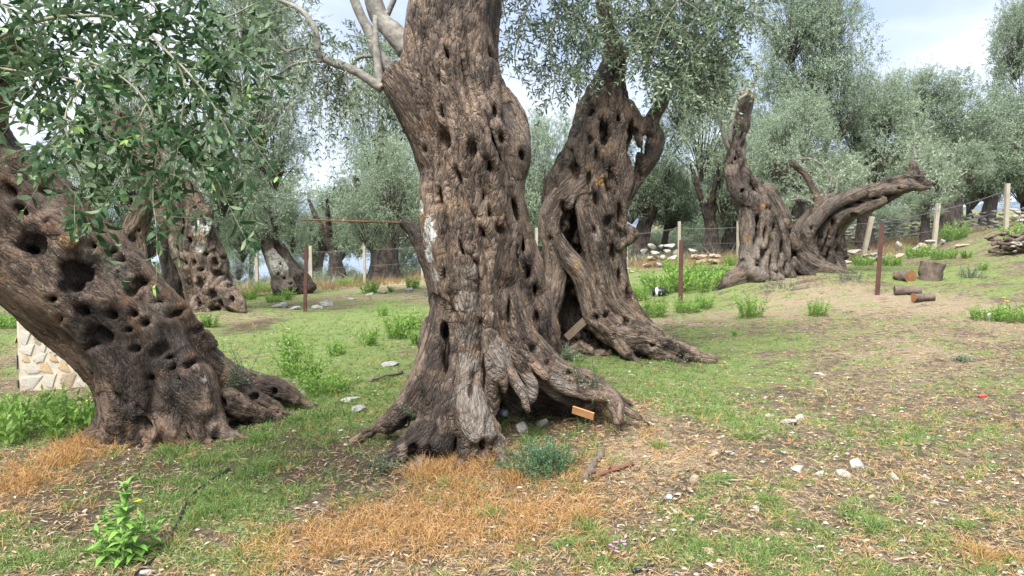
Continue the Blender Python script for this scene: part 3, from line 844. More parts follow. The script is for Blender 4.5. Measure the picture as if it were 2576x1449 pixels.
    for (cx, cy, w, h) in H:
        if w < 29 and h < 62 and w > 13: continue
        f_ = rs.uniform(.55, 1.25); w, h = w * f_, h * f_
        s.hole(858.7 + .5 * cx, .5 * cy, w * .50 * rs.uniform(.75, 1.15), h * .62 * rs.uniform(.8, 1.25), math.radians(8 + rs.uniform(-10, 14)) * (1 if cy < 1400 else 0), .022 + rs.uniform(.4, 1.3) * .0011 * h, .008)
    p = lambda px, py: s.look(px, py)
    paint = [("deadwood", p(1180, 760), .10, .9), ("deadwood", p(1178, 840), .10, 1), ("deadwood", p(1178, 920), .11, 1), ("deadwood", p(1182, 1000), .13, 1), ("deadwood", p(1200, 1060), .15, 1), ("deadwood", p(1172, 690), .09, .8), ("deadwood", p(1225, 1090), .12, .9),
             ("deadwood", p(1300, 930), .16, .8), ("deadwood", p(1330, 980), .14, .9), ("deadwood", p(1250, 900), .14, .9), ("deadwood", p(1400, 980), .14, .7),
             ("lichen", p(1085, 590), 0.092, 1), ("lichen", p(1092, 640), 0.086, 1), ("lichen", p(1062, 520), 0.066, .9), ("lichen", p(1058, 430), 0.059, 1), ("lichen", p(1080, 560), 0.066, 1), ("lichen", p(1100, 690), 0.066, .6),
             ("yellow", p(1060, 460), .07, 1), ("yellow", p(1066, 545), .06, .8), ("burnt_shade", p(1090, 730), .12, .45), ("burnt_shade", p(1100, 800), .12, .5), ("burnt_shade", p(1110, 900), .13, .7),
             ("burnt_shade", p(1040, 1130), .14, .9), ("burnt_shade", p(1090, 1140), .14, .95), ("burnt_shade", p(1150, 1140), .10, .8), ("burnt_shade", p(1000, 1060), .13, .6), ("burnt_shade", p(1215, 1130), .06, .7), ("burnt_shade", p(1060, 980), .14, .55),
             ("burnt_shade", p(1030, 240), .14, .5), ("burnt_shade", p(1000, 260), .12, .5), ("burnt_shade", p(1150, 40), .17, .45), ("burnt_shade", p(1230, 60), .2, .6), ("burnt_shade", p(1230, 200), .15, .4), ("burnt_shade", p(1310, 400), .12, .4), ("burnt_shade", p(1280, 330), .10, .35), ("burnt_shade", p(1520, 1040), .10, .5), ("burnt_shade", p(1300, 1010), .16, .8), ("burnt_shade", p(1380, 1010), .14, .7), ("burnt_shade", p(1440, 1015), .12, .6), ("burnt_shade", p(1120, 1130), .14, .9), ("burnt_shade", p(1070, 1100), .14, .8), ("burnt_shade", p(980, 1130), .12, .7), ("burnt_shade", p(1100, 1010), .14, .6), ("burnt_shade", p(1250, 1110), .05, .6)]  # spots under the right buttress put the hollow's shade into the colour
    return s, trunk_mesh("olive_trunk", s, .022, .009, 0.016, 4.2, .3, .0060, 4.6, paint, 1, along=.16, rag=(.25, .35, .030))
t0 = time.time()
S_MAIN, _me = main_trunk()
P_MAIN = onground(-.38, 5.3)
TREE_MAIN = empty("olive_tree", P_MAIN, "ancient upright olive tree in the centre, knot holed trunk with a pale front strip", "olive tree")
def part_of(tree, name, me, mat, **kw):
    """a mesh in world coordinates hung under its tree"""
    o = put(name, me, mat, parent=tree, **kw)
    o.location = -np.array(tree.location)
    return o
part_of(TREE_MAIN, "trunk", _me, M_BARK_MAIN)
print("main trunk", len(_me.vertices), round(time.time() - t0, 1))

# ---- 2: the leaning tree at the left
def left_trunk():
    R = row
    s = Sdf((-4.6, 4.2, -.15), (-1.25, 6.9, 2.9), .0118)
    s.ropes([R(-240, 310, 5.0, 138), R(-95, 460, 5.1, 142), R(5, 540, 5.2, 141), R(85, 610, 5.3, 140), R(182, 702, 5.4, 138), R(270, 782, 5.5, 133), R(345, 866, 5.58, 134), R(388, 950, 5.63, 136), R(408, 1030, 5.65, 138), R(414, 1090, 5.65, 142)], 9, .5, k=.09, core=.82, off=.62, rr=.40, wob=.6, seed=5)
    s.chain([R(-90, 470, 5.1, 100), R(-60, 300, 5.0, 64), R(10, 180, 4.9, 42), R(45, 20, 4.8, 34), R(30, -160, 4.7, 30)], k=.10)
    s.root([R(480, 910, 5.75, 66), R(560, 950, 5.85, 46), R(630, 968, 5.95, 34), R(700, 980, 6.0, 24), R(755, 1008, 6.0, 14), R(790, 1030, 6.0, 8)], k=.06)
    s.root([R(570, 950, 5.8, 36), R(620, 990, 5.8, 26), R(670, 1015, 5.8, 15), R(720, 1035, 5.8, 8)], k=.04)
    s.chain([R(640, 965, 6.1, 24), R(695, 968, 6.2, 19), R(732, 982, 6.2, 14), R(750, 1010, 6.15, 8)], k=.03)
    s.root([R(480, 980, 5.45, 66), R(520, 1045, 5.38, 40), R(560, 1085, 5.34, 22), R(605, 1108, 5.3, 11)], k=.05)
    s.root([R(500, 1020, 5.42, 36), R(500, 1080, 5.3, 22), R(520, 1115, 5.25, 10)], k=.04)
    s.root([R(580, 1010, 5.6, 36), R(640, 1040, 5.65, 24), R(690, 1050, 5.7, 11)], k=.04)
    s.root([R(312, 960, 5.55, 56), R(292, 1060, 5.45, 44), R(268, 1112, 5.35, 22)], k=.05)
    s.root([R(290, 1065, 5.45, 34), R(205, 1118, 5.4, 18), R(120, 1146, 5.4, 10)], k=.04)
    s.root([R(330, 1000, 5.4, 42), R(335, 1075, 5.27, 30), R(322, 1118, 5.2, 14)], k=.04)
    s.root([R(420, 1010, 5.4, 46), R(430, 1075, 5.27, 28), R(452, 1112, 5.2, 13)], k=.04)
    s.root([R(380, 1020, 5.4, 36), R(385, 1085, 5.25, 24), R(378, 1120, 5.2, 11)], k=.04)
    s.chain([R(420, 950, 6.1, 120), R(440, 1060, 6.3, 110)], k=.1)
    def strand(pts):
        q = []
        for (px, py, r) in pts:
            c = s.look(px, py)
            if c is not None:
                rr = r * psz(c[1]); q.append((*(c + ray(px, py) * rr * .2), rr))
        return q
    ST = [[(40, 400, 24), (150, 480, 26), (260, 590, 26), (350, 690, 26), (440, 780, 26), (520, 870, 26)], [(20, 640, 26), (110, 720, 28), (200, 810, 28), (260, 880, 26), (300, 960, 26), (296, 1060, 26)], [(130, 560, 18), (170, 600, 24), (150, 660, 20), (180, 740, 22), (260, 760, 20)],
          [(250, 610, 16), (300, 690, 18), (370, 750, 18), (440, 850, 20), (490, 950, 22), (520, 1030, 22)], [(230, 760, 16), (310, 850, 18), (340, 940, 20), (350, 1040, 22)], [(380, 840, 16), (420, 930, 18), (410, 1020, 18)]]
    for q in [strand(p) for p in ST]:
        if len(q) > 1: s.chain(q, k=.05, axis=False)
    H = [(60, 530, 44, 54, .18), (30, 480, 44, 60, .14), (85, 620, 120, 100, .05), (85, 630, 46, 46, .2), (200, 685, 96, 100, .22), (185, 720, 60, 50, .15), (235, 620, 42, 42, .15), (278, 640, 36, 32, .13), (115, 482, 40, 36, .13), (355, 712, 64, 44, .15), (335, 735, 36, 30, .1),
         (285, 792, 30, 34, .14), (342, 790, 30, 32, .14), (371, 812, 34, 28, .16), (218, 780, 40, 38, .13), (155, 800, 44, 28, .1), (140, 752, 40, 34, .12), (255, 845, 90, 80, .09), (230, 870, 40, 34, .1), (480, 918, 48, 34, .14), (440, 925, 24, 20, .1), (456, 954, 20, 16, .1), (400, 885, 80, 44, .07), (430, 900, 30, 24, .1),
         (240, 950, 34, 60, .07), (300, 1000, 26, 80, .05), (370, 1060, 30, 80, .06), (470, 1090, 40, 30, .08), (430, 640, 60, 22, .08), (440, 790, 70, 26, .09), (400, 760, 34, 26, .1), (500, 830, 44, 24, .1), (540, 880, 30, 26, .09), (310, 660, 40, 22, .09), (160, 430, 40, 22, .1), (690, 985, 30, 24, .08), (640, 1000, 40, 30, .08), (120, 560, 30, 22, .08),
         (340, 880, 30, 26, .08), (380, 950, 36, 30, .06), (330, 830, 20, 18, .07), (560, 1010, 26, 40, .08)]
    for (px, py, w, h, d) in H:
        s.hole(px, py, w * .58, h * .66, math.radians(35), min(d, .12), .004)
    p = lambda px, py: s.look(px, py)
    paint = [("burnt_shade", p(255, 850), .28, .75), ("burnt_shade", p(85, 620), .22, .7), ("burnt_shade", p(200, 690), .2, .75), ("burnt_shade", p(400, 880), .25, .7), ("burnt_shade", p(370, 980), .26, .7), ("burnt_shade", p(300, 900), .2, .6), ("burnt_shade", p(60, 480), .18, .45), ("burnt_shade", p(450, 1000), .2, .6), ("burnt_shade", p(620, 990), .16, .5), ("burnt_shade", p(700, 990), .2, .55),
             ("yellow", p(172, 606), .06, .6), ("yellow", p(100, 450), .05, .6), ("yellow", p(400, 940), .06, .4), ("lichen", p(512, 955), .03, .5), ("deadwood", p(290, 690), .12, .35), ("deadwood", p(400, 780), .14, .35), ("deadwood", p(440, 840), .12, .3), ("deadwood", p(130, 500), .12, .35), ("deadwood", p(560, 1080), .12, .3)]
    return s, trunk_mesh("leaning_trunk", s, .024, .009, .014, 3.0, .3, .004, 3.4, paint, 2, along=.22, rag=(.25, .35, .028))
S_LEFT, _me = left_trunk()
TREE_LEFT = empty("olive_tree", onground(-2.6, 5.55), "dark olive tree slanting in from the left edge, its trunk full of hollows", "olive tree")
part_of(TREE_LEFT, "trunk", _me, M_BARK_DARK)
print("left trunk", len(_me.vertices), round(time.time() - t0, 1))

# ---- 3: the hollow tree right of the centre
def hollow_trunk():
    R = row; Y = 9.2
    s = Sdf((.15, 8.2, -.1), (2.75, 10.25, 5.3), .0135)
    s.ropes([R(1527, 240, Y, 42), R(1518, 300, Y, 68), R(1506, 370, Y, 86), R(1496, 440, Y, 97), R(1481, 520, Y, 102), R(1470, 600, Y, 96), R(1472, 680, Y, 96), R(1480, 760, Y, 100), R(1480, 850, Y, 116)], 8, .55, k=.05, core=.72, off=.68, rr=.38, wob=.8, seed=8)
    s.chain([R(1525, 260, Y, 50), R(1535, 190, Y, 32), R(1548, 140, Y, 27), R(1530, 70, Y, 19), R(1515, 0, Y, 17), R(1500, -120, Y, 15), R(1490, -260, Y, 12)], k=.06)
    s.chain([R(1548, 150, Y, 22), R(1568, 140, Y, 14)], k=.04, axis=False)
    s.chain([R(1540, 520, 9.1, 40), R(1582, 450, 9.1, 32), R(1632, 392, 9.1, 26), R(1652, 350, 9.15, 20), R(1638, 312, 9.2, 18), R(1670, 250, 9.25, 15), R(1690, 200, 9.3, 12), R(1705, 120, 9.3, 9), R(1740, 20, 9.3, 7)], k=.05)
    s.chain([R(1560, 470, 9.0, 36), R(1590, 380, 9.0, 26), R(1600, 320, 9.05, 22), R(1580, 270, 9.1, 18)], k=.05)
    s.chain([R(1600, 340, 9.1, 18), R(1622, 310, 9.1, 16), R(1640, 330, 9.1, 14)], k=.03, axis=False)
    # hollow heart
    a3 = np.stack([_R, _U, ray(1450, 700)])
    u = psz(8.8)
    for (px, py, w, h, t, d, YY) in [(1442, 590, 24, 95, -.12, .40, 8.78), (1452, 640, 26, 60, -.25, .40, 8.78), (1436, 800, 52, 85, 0, .55, 8.8), (1425, 720, 26, 80, .0, .40, 8.8), (1510, 850, 70, 36, 0, .55, 8.7), (1420, 545, 18, 30, 0, .2, 8.75)]:
        ax = np.stack([_R * math.cos(t) + _U * math.sin(t), -_R * math.sin(t) + _U * math.cos(t), a3[2]])
        s.ellip(at(px, py, YY), ax, np.array([w * u, h * u, d]), .012, k=.03)
    # the strands that frame it
    s.chain([R(1440, 470, 8.85, 26), R(1395, 520, 8.8, 28), R(1382, 570, 8.8, 28), R(1398, 640, 8.8, 27), R(1395, 700, 8.8, 27), R(1385, 745, 8.75, 30), R(1368, 790, 8.72, 36), R(1366, 860, 8.7, 40), R(1372, 890, 8.7, 36)], k=.035)
    s.chain([R(1390, 590, 8.76, 18), R(1420, 635, 8.72, 22), R(1462, 690, 8.68, 25), R(1482, 740, 8.66, 27), R(1500, 790, 8.62, 30), R(1540, 830, 8.6, 34), R(1600, 850, 8.6, 36), R(1660, 868, 8.6, 25), R(1730, 888, 8.6, 16), R(1795, 905, 8.6, 8)], k=.03)
    s.chain([R(1470, 520, 8.75, 22), R(1490, 600, 8.72, 27), R(1508, 680, 8.74, 26), R(1530, 750, 8.76, 28), R(1570, 800, 8.78, 30), R(1640, 845, 8.78, 26)], k=.035)
    s.chain([R(1525, 500, 8.8, 24), R(1538, 600, 8.85, 24), R(1545, 690, 8.9, 26), R(1575, 770, 9.0, 30), R(1620, 830, 9.0, 26), R(1690, 870, 8.9, 14)], k=.04)
    s.chain([R(1555, 560, 8.75, 12), R(1590, 590, 8.72, 14), R(1560, 620, 8.75, 12)], k=.03, axis=False)
    s.root([R(1590, 850, 8.55, 24), R(1640, 882, 8.5, 15), R(1690, 902, 8.5, 8)], k=.03)
    s.root([R(1540, 835, 8.55, 22), R(1570, 880, 8.45, 13), R(1600, 908, 8.4, 7)], k=.03)
    s.chain([R(1360, 870, 9.0, 40), R(1345, 780, 9.2, 26), R(1350, 740, 9.3, 22)], k=.04)
    s.chain([R(1480, 850, 9.7, 130), R(1480, 700, 9.55, 90)], k=.08)
    H = [(1592, 360, 40, 120, .34), (1602, 420, 30, 90, .25), (1520, 335, 40, 90, .2), (1480, 350, 24, 40, .12), (1580, 390, 30, 70, .15), (1620, 370, 26, 60, .15), (1448, 425, 36, 64, .14), (1480, 450, 18, 36, .1), (1535, 455, 40, 100, .13), (1500, 500, 22, 44, .12), (1405, 470, 14, 16, .08), (1560, 540, 30, 70, .12), (1530, 560, 30, 40, .08), (1415, 520, 24, 40, .12), (1495, 580, 20, 26, .05),
         (1540, 640, 24, 50, .08), (1580, 740, 26, 60, .12), (1500, 800, 24, 26, .08), (1525, 795, 30, 26, .1), (1580, 815, 44, 34, .14), (1500, 725, 14, 40, .06), (1385, 600, 16, 22, .06), (1370, 810, 20, 20, .06), (1540, 190, 16, 40, .06), (1440, 380, 20, 30, .08), (1500, 390, 18, 40, .08), (1640, 870, 22, 14, .06), (1555, 700, 18, 50, .07), (1430, 690, 16, 34, .06), (1490, 290, 24, 40, .08), (1555, 300, 20, 50, .1)]
    for (px, py, w, h, d) in H:
        s.hole(px, py, w * .8, h * .95, math.radians(6), d, .008)
    p = lambda px, py: s.look(px, py)
    paint = [("yellow", p(1475, 450), .09, .8), ("yellow", p(1510, 455), .08, .8), ("yellow", p(1480, 420), .06, .6), ("yellow", p(1448, 670), .05, .6), ("burnt_shade", p(1640, 400), .25, .6), ("burnt_shade", p(1600, 360), .25, .5), ("burnt_shade", p(1540, 200), .3, .5), ("burnt_shade", p(1540, 330), .2, .35), ("burnt_shade", p(1440, 800), .4, .6), ("burnt_shade", p(1600, 880), .2, .6), ("burnt_shade", p(1520, 640), .16, .35), ("burnt_shade", p(1450, 600), .3, .5), ("burnt_shade", p(1680, 885), .18, .4),  # near-black spots on the hollow heart, the side cleft and the right branch
             ("lichen", p(1500, 600), .06, .3), ("lichen", p(1440, 500), .06, .3), ("deadwood", p(1385, 560), .12, .4), ("deadwood", p(1370, 800), .22, .4), ("deadwood", p(1560, 600), .1, .4), ("deadwood", p(1570, 840), .1, .4)]
    return s, trunk_mesh("hollow_trunk", s, .035, .018, .035, 3.2, .45, .007, 3.4, paint, 3, along=.2, pit_w=.35, rag=(.5, .5, .025))
S_HOL, _me = hollow_trunk()
TREE_HOLLOW = empty("olive_tree", onground(.95, 9.2), "ancient olive tree with a split hollow trunk, right behind the central tree", "olive tree")
part_of(TREE_HOLLOW, "trunk", _me, M_BARK_MID)
print("hollow trunk", len(_me.vertices), round(time.time() - t0, 1))

# ---- 4: the twisted, lopped tree with two arms at the right
def twisted_trunk():
    R = row; Y = 15.5
    s = Sdf((3.9, 14.4, .2), (9.0, 16.9, 5.1), .0185)
    s.ropes([R(1862, 300, Y, 21), R(1853, 360, Y, 23), R(1848, 420, Y, 29), R(1860, 460, Y, 35), R(1888, 505, Y, 39), R(1916, 560, Y, 42), R(1930, 620, Y, 45), R(1942, 700, Y, 54)], 7, 1.0, k=.022, core=.52, off=.76, rr=.25, wob=1.0, seed=3, freq=2.2)
    s.ropes([R(1876, 243, Y, 20), R(1868, 275, Y, 20), R(1860, 315, Y, 21)], 6, .5, k=.04, core=.85, seed=1)
    s.chain([R(1930, 480, Y, 18), R(1960, 535, Y, 20), R(1988, 600, Y, 20), R(2030, 655, 15.4, 24), R(2090, 682, 15.3, 18), R(2150, 694, 15.2, 9)], k=.05)
    s.chain([R(1880, 520, 15.2, 16), R(1882, 580, 15.1, 20), R(1888, 640, 15.1, 26), R(1880, 680, 15.0, 24), R(1840, 705, 14.9, 18), R(1800, 732, 14.8, 9)], k=.05)
    for pts in [[(1915, 530, 15.1, 13), (1918, 590, 15.0, 14), (1908, 650, 14.95, 17), (1905, 700, 14.9, 20)], [(1930, 540, 15.0, 12), (1945, 600, 14.95, 14), (1960, 660, 14.9, 16), (1990, 695, 14.85, 12)], [(1950, 540, 15.05, 12), (1975, 610, 15.0, 14), (1990, 660, 14.95, 14), (2040, 690, 14.9, 9)],
                [(1885, 660, 14.95, 15), (1900, 690, 14.8, 18), (1960, 700, 14.75, 12)], [(1905, 600, 15.0, 9), (1935, 640, 14.95, 10), (1950, 700, 14.85, 14)], [(1975, 560, 15.05, 10), (1950, 620, 14.98, 10), (1925, 680, 14.9, 13)], [(1840, 430, 15.3, 16), (1850, 470, 15.25, 18), (1880, 500, 15.15, 22), (1920, 515, 15.1, 18)]]:
        s.chain([R(*q) for q in pts], k=.03, axis=False)
    s.blob(at(1900, 520, 15.1), np.stack([_R, _U, ray(1900, 520)]), np.array([.12, .2, .12]), k=.05)
    # right stem and its long arm
    s.ropes([R(2070, 670, 15.7, 44), R(2060, 615, 15.7, 40), R(2075, 568, 15.6, 37), R(2115, 530, 15.5, 35), R(2172, 504, 15.4, 33), R(2230, 480, 15.3, 28), R(2285, 458, 15.2, 21), R(2312, 446, 15.2, 16)], 6, 2.6, k=.022, core=.56, off=.76, rr=.28, wob=.8, seed=6, freq=1.8)
    for pts in [[(2085, 650, 15.4, 16), (2078, 600, 15.35, 16), (2105, 550, 15.25, 13), (2160, 528, 15.15, 11), (2220, 505, 15.05, 9)], [(2040, 640, 15.35, 15), (2030, 590, 15.3, 15), (2060, 545, 15.2, 15), (2110, 505, 15.15, 14), (2170, 485, 15.1, 11)], [(2120, 640, 15.6, 12), (2110, 580, 15.5, 13), (2140, 550, 15.3, 10)], [(2190, 490, 15.1, 11), (2250, 475, 15.0, 10), (2300, 470, 15.0, 9), (2336, 473, 15.0, 4)]]:
        s.chain([R(*q) for q in pts], k=.05, axis=False)
    s.chain([R(2295, 450, 15.2, 16), R(2300, 428, 15.2, 11), R(2296, 410, 15.2, 7)], k=.03)
    s.chain([R(2295, 452, 15.2, 17), R(2325, 462, 15.15, 11), R(2338, 472, 15.1, 5)], k=.03)
    s.chain([R(2300, 440, 15.2, 12), R(2322, 436, 15.15, 6)], k=.02, axis=False)
    # middle stem
    s.ropes([R(2006, 650, 15.9, 28), R(2022, 590, 15.9, 26), R(2050, 540, 15.9, 22), R(2062, 500, 15.9, 14), R(2056, 485, 15.9, 9)], 6, 1.5, k=.04, core=.62, seed=4)
    s.chain([R(2058, 500, 15.9, 9), R(2030, 445, 15.9, 8), R(2005, 420, 15.9, 8), R(1996, 412, 15.9, 9)], k=.02)
    s.chain([R(2070, 530, 15.8, 18), R(2085, 500, 15.8, 12), R(2100, 490, 15.8, 6)], k=.03, axis=False)
    s.chain([R(2090, 670, 15.6, 30), R(2110, 690, 15.5, 18)], k=.04)
    H = [(1912, 652, 16, 90), (1958, 640, 14, 80), (1900, 592, 14, 60), (1992, 640, 16, 60), (1930, 615, 10, 60), (2076, 610, 12, 70), (1940, 690, 14, 40), (1905, 555, 14, 30), (1922, 590, 12, 50), (1895, 610, 12, 40), (1945, 570, 14, 40), (1985, 585, 14, 24), (1965, 620, 12, 40), (1935, 660, 12, 50), (1975, 670, 14, 36), (1868, 480, 16, 16), (1895, 480, 14, 18), (1850, 400, 10, 18), (1920, 640, 12, 40), (2000, 640, 14, 24), (1900, 665, 12, 30), (2060, 600, 12, 40), (2095, 560, 12, 30), (2130, 520, 22, 10), (2160, 510, 24, 10), (2200, 500, 24, 9), (2230, 490, 22, 9), (2040, 575, 12, 20), (2080, 640, 12, 40), (1955, 690, 16, 22), (2100, 600, 10, 40), (2145, 540, 20, 8), (2260, 475, 18, 8), (1870, 660, 10, 22)]
    for (px, py, w, h) in H:
        s.hole(px, py, w * .85, h * .85, math.radians(-8), .16, .006)
    p = lambda px, py: s.look(px, py)
    paint = [("deadwood", p(1900, 640), .35, .75), ("deadwood", p(1935, 650), .3, .5), ("deadwood", p(1960, 680), .25, .5), ("deadwood", p(1905, 690), .25, .7), ("deadwood", p(2040, 560), .3, .35), ("deadwood", p(2100, 520), .25, .3), ("cut", p(1918, 520), .07, .6), ("yellow", p(1880, 600), .12, .4), ("burnt_shade", p(1880, 450), .3, .5), ("burnt_shade", p(1850, 470), .3, .5), ("burnt_shade", p(2150, 560), .4, .5), ("burnt_shade", p(2250, 490), .3, .4), ("burnt_shade", p(2090, 620), .3, .35), ("burnt_shade", p(2020, 690), .3, .5)]
    return s, trunk_mesh("twisted_trunk", s, .045, .018, .04, 3.6, .5, .006, 3.6, paint, 4, along=.11, pit_w=.22)
S_TW, _me = twisted_trunk()
TREE_TWIST = empty("olive_tree", onground(5.4, 15.4), "lopped twisted olive tree with a sawn upright stub and one long bare arm reaching right", "olive tree")
part_of(TREE_TWIST, "trunk", _me, M_BARK_TWIST)
_b = Bag(); _p = at(1876, 243, 15.5); _q = at(1879, 236, 15.5)
tube(_b, [_p - [0, 0, .03], _q], [.15, .16], 20); part_of(TREE_TWIST, "sawn_face", _b.mesh("sawn_face", False), M_CUT)
print("twisted trunk", len(_me.vertices), round(time.time() - t0, 1))

# ---- 5: the holed trunk behind the leaning one
def pitted_trunk():
    R = row; Y = 13.8
    s = Sdf((-7.4, 12.9, -.1), (-4.5, 14.8, 3.9), .0165)
    s.ropes([R(300, 300, Y, 40), R(395, 430, Y, 42), R(462, 530, Y, 53), R(490, 600, Y, 53), R(514, 680, Y, 54), R(532, 750, Y, 58), R(540, 800, Y, 64)], 8, .7, k=.05, core=.76, seed=7)
    s.chain([R(500, 600, 13.6, 30), R(505, 545, 13.6, 28)], k=.05)
    s.chain([R(570, 740, 13.6, 30), R(598, 765, 13.4, 20), R(612, 785, 13.3, 8)], k=.05)
    s.chain([R(500, 770, 13.5, 26), R(485, 795, 13.3, 12)], k=.05)
    rs = np.random.RandomState(9)
    H = [(505, 715, 28, 34), (480, 605, 16, 20), (540, 660, 18, 22), (520, 640, 14, 16), (548, 690, 20, 20), (575, 720, 18, 22), (490, 560, 16, 22), (515, 560, 14, 26), (535, 740, 22, 30), (500, 760, 18, 26), (560, 765, 18, 26), (470, 660, 14, 20), (525, 600, 12, 18), (490, 660, 14, 20), (465, 560, 12, 20), (540, 780, 24, 24), (585, 755, 14, 20), (505, 680, 14, 14), (560, 650, 10, 14)]
    for q in H: s.hole(*q, math.radians(10), .13, .014)
    p = lambda px, py: s.look(px, py)
    paint = [("lichen", p(510, 570), .2, .9), ("lichen", p(505, 620), .14, .7), ("yellow", p(495, 590), .15, .5), ("deadwood", p(560, 700), .15, .5), ("burnt_shade", p(470, 600), .3, .5), ("burnt_shade", p(560, 750), .2, .5)]
    return trunk_mesh("pitted_trunk", s, .035, .02, .055, 3.6, .6, .005, 3.4, paint, 5)
TREE_PIT = empty("olive_tree", onground(-5.6, 13.8), "stout honeycombed olive trunk standing behind the leaning tree, with a spreading crown", "olive tree")
part_of(TREE_PIT, "trunk", pitted_trunk(), M_BARK_MID)

# ---- 6: leaning twin stems by the left fence; 7: trunk hidden behind the central tree; others
def simple_trunk(name, chains, lo, hi, h, seed, holes=(), strand=.04, pit=.05, paintf=None):
    s = Sdf(lo, hi, h)
    for c in chains: s.ropes([row(*q) for q in c], 6, 1.0, k=.05, core=.72, seed=seed)
    for q in holes: s.hole(*q, math.radians(5), .12, .012)
    return trunk_mesh(name, s, strand, .02, pit, 3.2, .5, .005, 3.4, paintf(s) if paintf else (), seed)
def _bb(chains, m=.35):
    P = np.array([row(*q) for c in chains for q in c])
    return P[:, :3].min(0) - P[:, 3].max() - m, P[:, :3].max(0) + P[:, 3].max() + m
_c6 = [[(718, 728, 19.5, 30), (708, 690, 19.5, 25), (690, 655, 19.5, 21), (676, 625, 19.5, 17), (672, 600, 19.5, 14)], [(772, 728, 19.8, 24), (748, 690, 19.8, 20), (718, 650, 19.8, 19), (690, 615, 19.8, 17), (664, 592, 19.8, 15), (640, 588, 19.7, 13), (618, 580, 19.6, 12)]]
TREE_TWIN = empty("olive_tree", onground(-5.7, 19.5), "pair of olive stems leaning left, bushy regrowth on top, beside the rusty post at left", "olive tree")
part_of(TREE_TWIN, "trunk", simple_trunk("twin_trunk", _c6, *_bb(_c6), .022, 6, [(700, 690, 8, 8), (715, 700, 9, 9), (705, 665, 8, 9), (730, 715, 8, 8)], paintf=lambda s: [("deadwood", s.look(700, 680), .6, .5), ("lichen", s.look(690, 660), .4, .5)]), M_BARK_FAR)
_c7 = [[(1345, 760, 7.4, 34), (1338, 700, 7.4, 32), (1322, 640, 7.4, 30), (1305, 570, 7.4, 28), (1280, 480, 7.4, 26), (1235, 360, 7.4, 24), (1190, 200, 7.4, 20), (1160, 20, 7.4, 16), (1150, -140, 7.5, 11)], [(1352, 745, 7.4, 30), (1362, 820, 7.3, 40), (1370, 880, 7.3, 46)], [(1335, 700, 7.5, 34), (1290, 820, 7.5, 60), (1270, 900, 7.4, 70)]]
TREE_BEHIND = empty("olive_tree", onground(.05, 7.4), "dark olive trunk half hidden behind the right side of the central trunk", "olive tree")
part_of(TREE_BEHIND, "trunk", simple_trunk("hidden_trunk", _c7, *_bb(_c7), .016, 7, [(1330, 690, 20, 40), (1345, 730, 16, 40), (1315, 620, 16, 40), (1350, 800, 18, 36)]), M_BARK_DARK)
_c8 = [[(1110, 745, 17, 26), (1078, 660, 17, 20), (1050, 600, 17, 17), (1030, 572, 17, 15), (1015, 560, 17, 12)]]
TREE_POLE = empty("olive_tree", onground(-1.6, 17.0), "slim dark leaning olive trunk holding one end of the rusty bar behind the central tree", "olive tree")
part_of(TREE_POLE, "trunk", simple_trunk("leaning_slim_trunk", _c8, *_bb(_c8), .022, 8), M_BARK_FAR)
_c9 = [[(348, 690, 16, 26), (342, 640, 16, 27), (338, 590, 16, 29), (352, 545, 16, 27), (372, 490, 16, 20), (380, 430, 16, 15)]]
TREE_BROWN = empty("olive_tree", onground(-8.0, 16.0), "reddish brown olive trunk peeping over the slope of the leaning trunk", "olive tree")
part_of(TREE_BROWN, "trunk", simple_trunk("brown_trunk", _c9, *_bb(_c9), .022, 9, [(335, 600, 12, 16), (350, 580, 10, 14)]), M_BARK_MID)
_c10 = [[(440, 760, 18.5, 34), (436, 700, 18.5, 27), (430, 640, 18.5, 24), (425, 580, 18.5, 22), (430, 500, 18.5, 15)]]
TREE_SHADE = empty("olive_tree", onground(-8.3, 18.5), "dark upright olive trunk close behind the left side of the honeycombed trunk", "olive tree")
part_of(TREE_SHADE, "trunk", simple_trunk("shaded_trunk", _c10, *_bb(_c10), .024, 10), M_BARK_FAR)
print("other trunks", round(time.time() - t0, 1))

# ================================================================== FOLIAGE
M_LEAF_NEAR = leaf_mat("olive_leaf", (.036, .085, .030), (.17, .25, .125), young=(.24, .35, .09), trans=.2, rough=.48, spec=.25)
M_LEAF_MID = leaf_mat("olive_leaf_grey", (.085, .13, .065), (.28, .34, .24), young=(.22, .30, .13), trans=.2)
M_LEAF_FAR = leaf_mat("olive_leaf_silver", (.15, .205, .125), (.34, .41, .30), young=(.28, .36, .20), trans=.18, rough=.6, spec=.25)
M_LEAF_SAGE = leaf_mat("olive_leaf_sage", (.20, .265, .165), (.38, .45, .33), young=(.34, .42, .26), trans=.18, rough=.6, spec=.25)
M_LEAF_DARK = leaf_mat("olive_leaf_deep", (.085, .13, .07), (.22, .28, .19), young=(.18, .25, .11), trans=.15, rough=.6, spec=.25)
def pline(pts, n=6):
    return catmull(np.array([[*at(p[0], p[1], p[2])] for p in pts]), n)
def along(P, step, rs, jitter=.5):
    seg = np.linalg.norm(np.diff(P, axis=0), axis=1); c = np.concatenate([[0], np.cumsum(seg)])
    s = np.arange(step * .5, c[-1], step); s = np.clip(s + rs.uniform(-jitter, jitter, len(s)) * step, 0, c[-1])
    Q = np.stack([np.interp(s, c, P[:, k]) for k in range(3)], 1)
    T = unit(np.stack([np.interp(s, c, np.gradient(P[:, k])) for k in range(3)], 1))
    return Q, T, s / c[-1]
def inside(P):
    d = P - EYE; f = d @ _F
    x = (d @ _R) / f * FPX + 1288; y = 724.5 - (d @ _U) / f * FPX
    return (x > 0) & (x < 2576) & (y > 0) & (y < 1449)

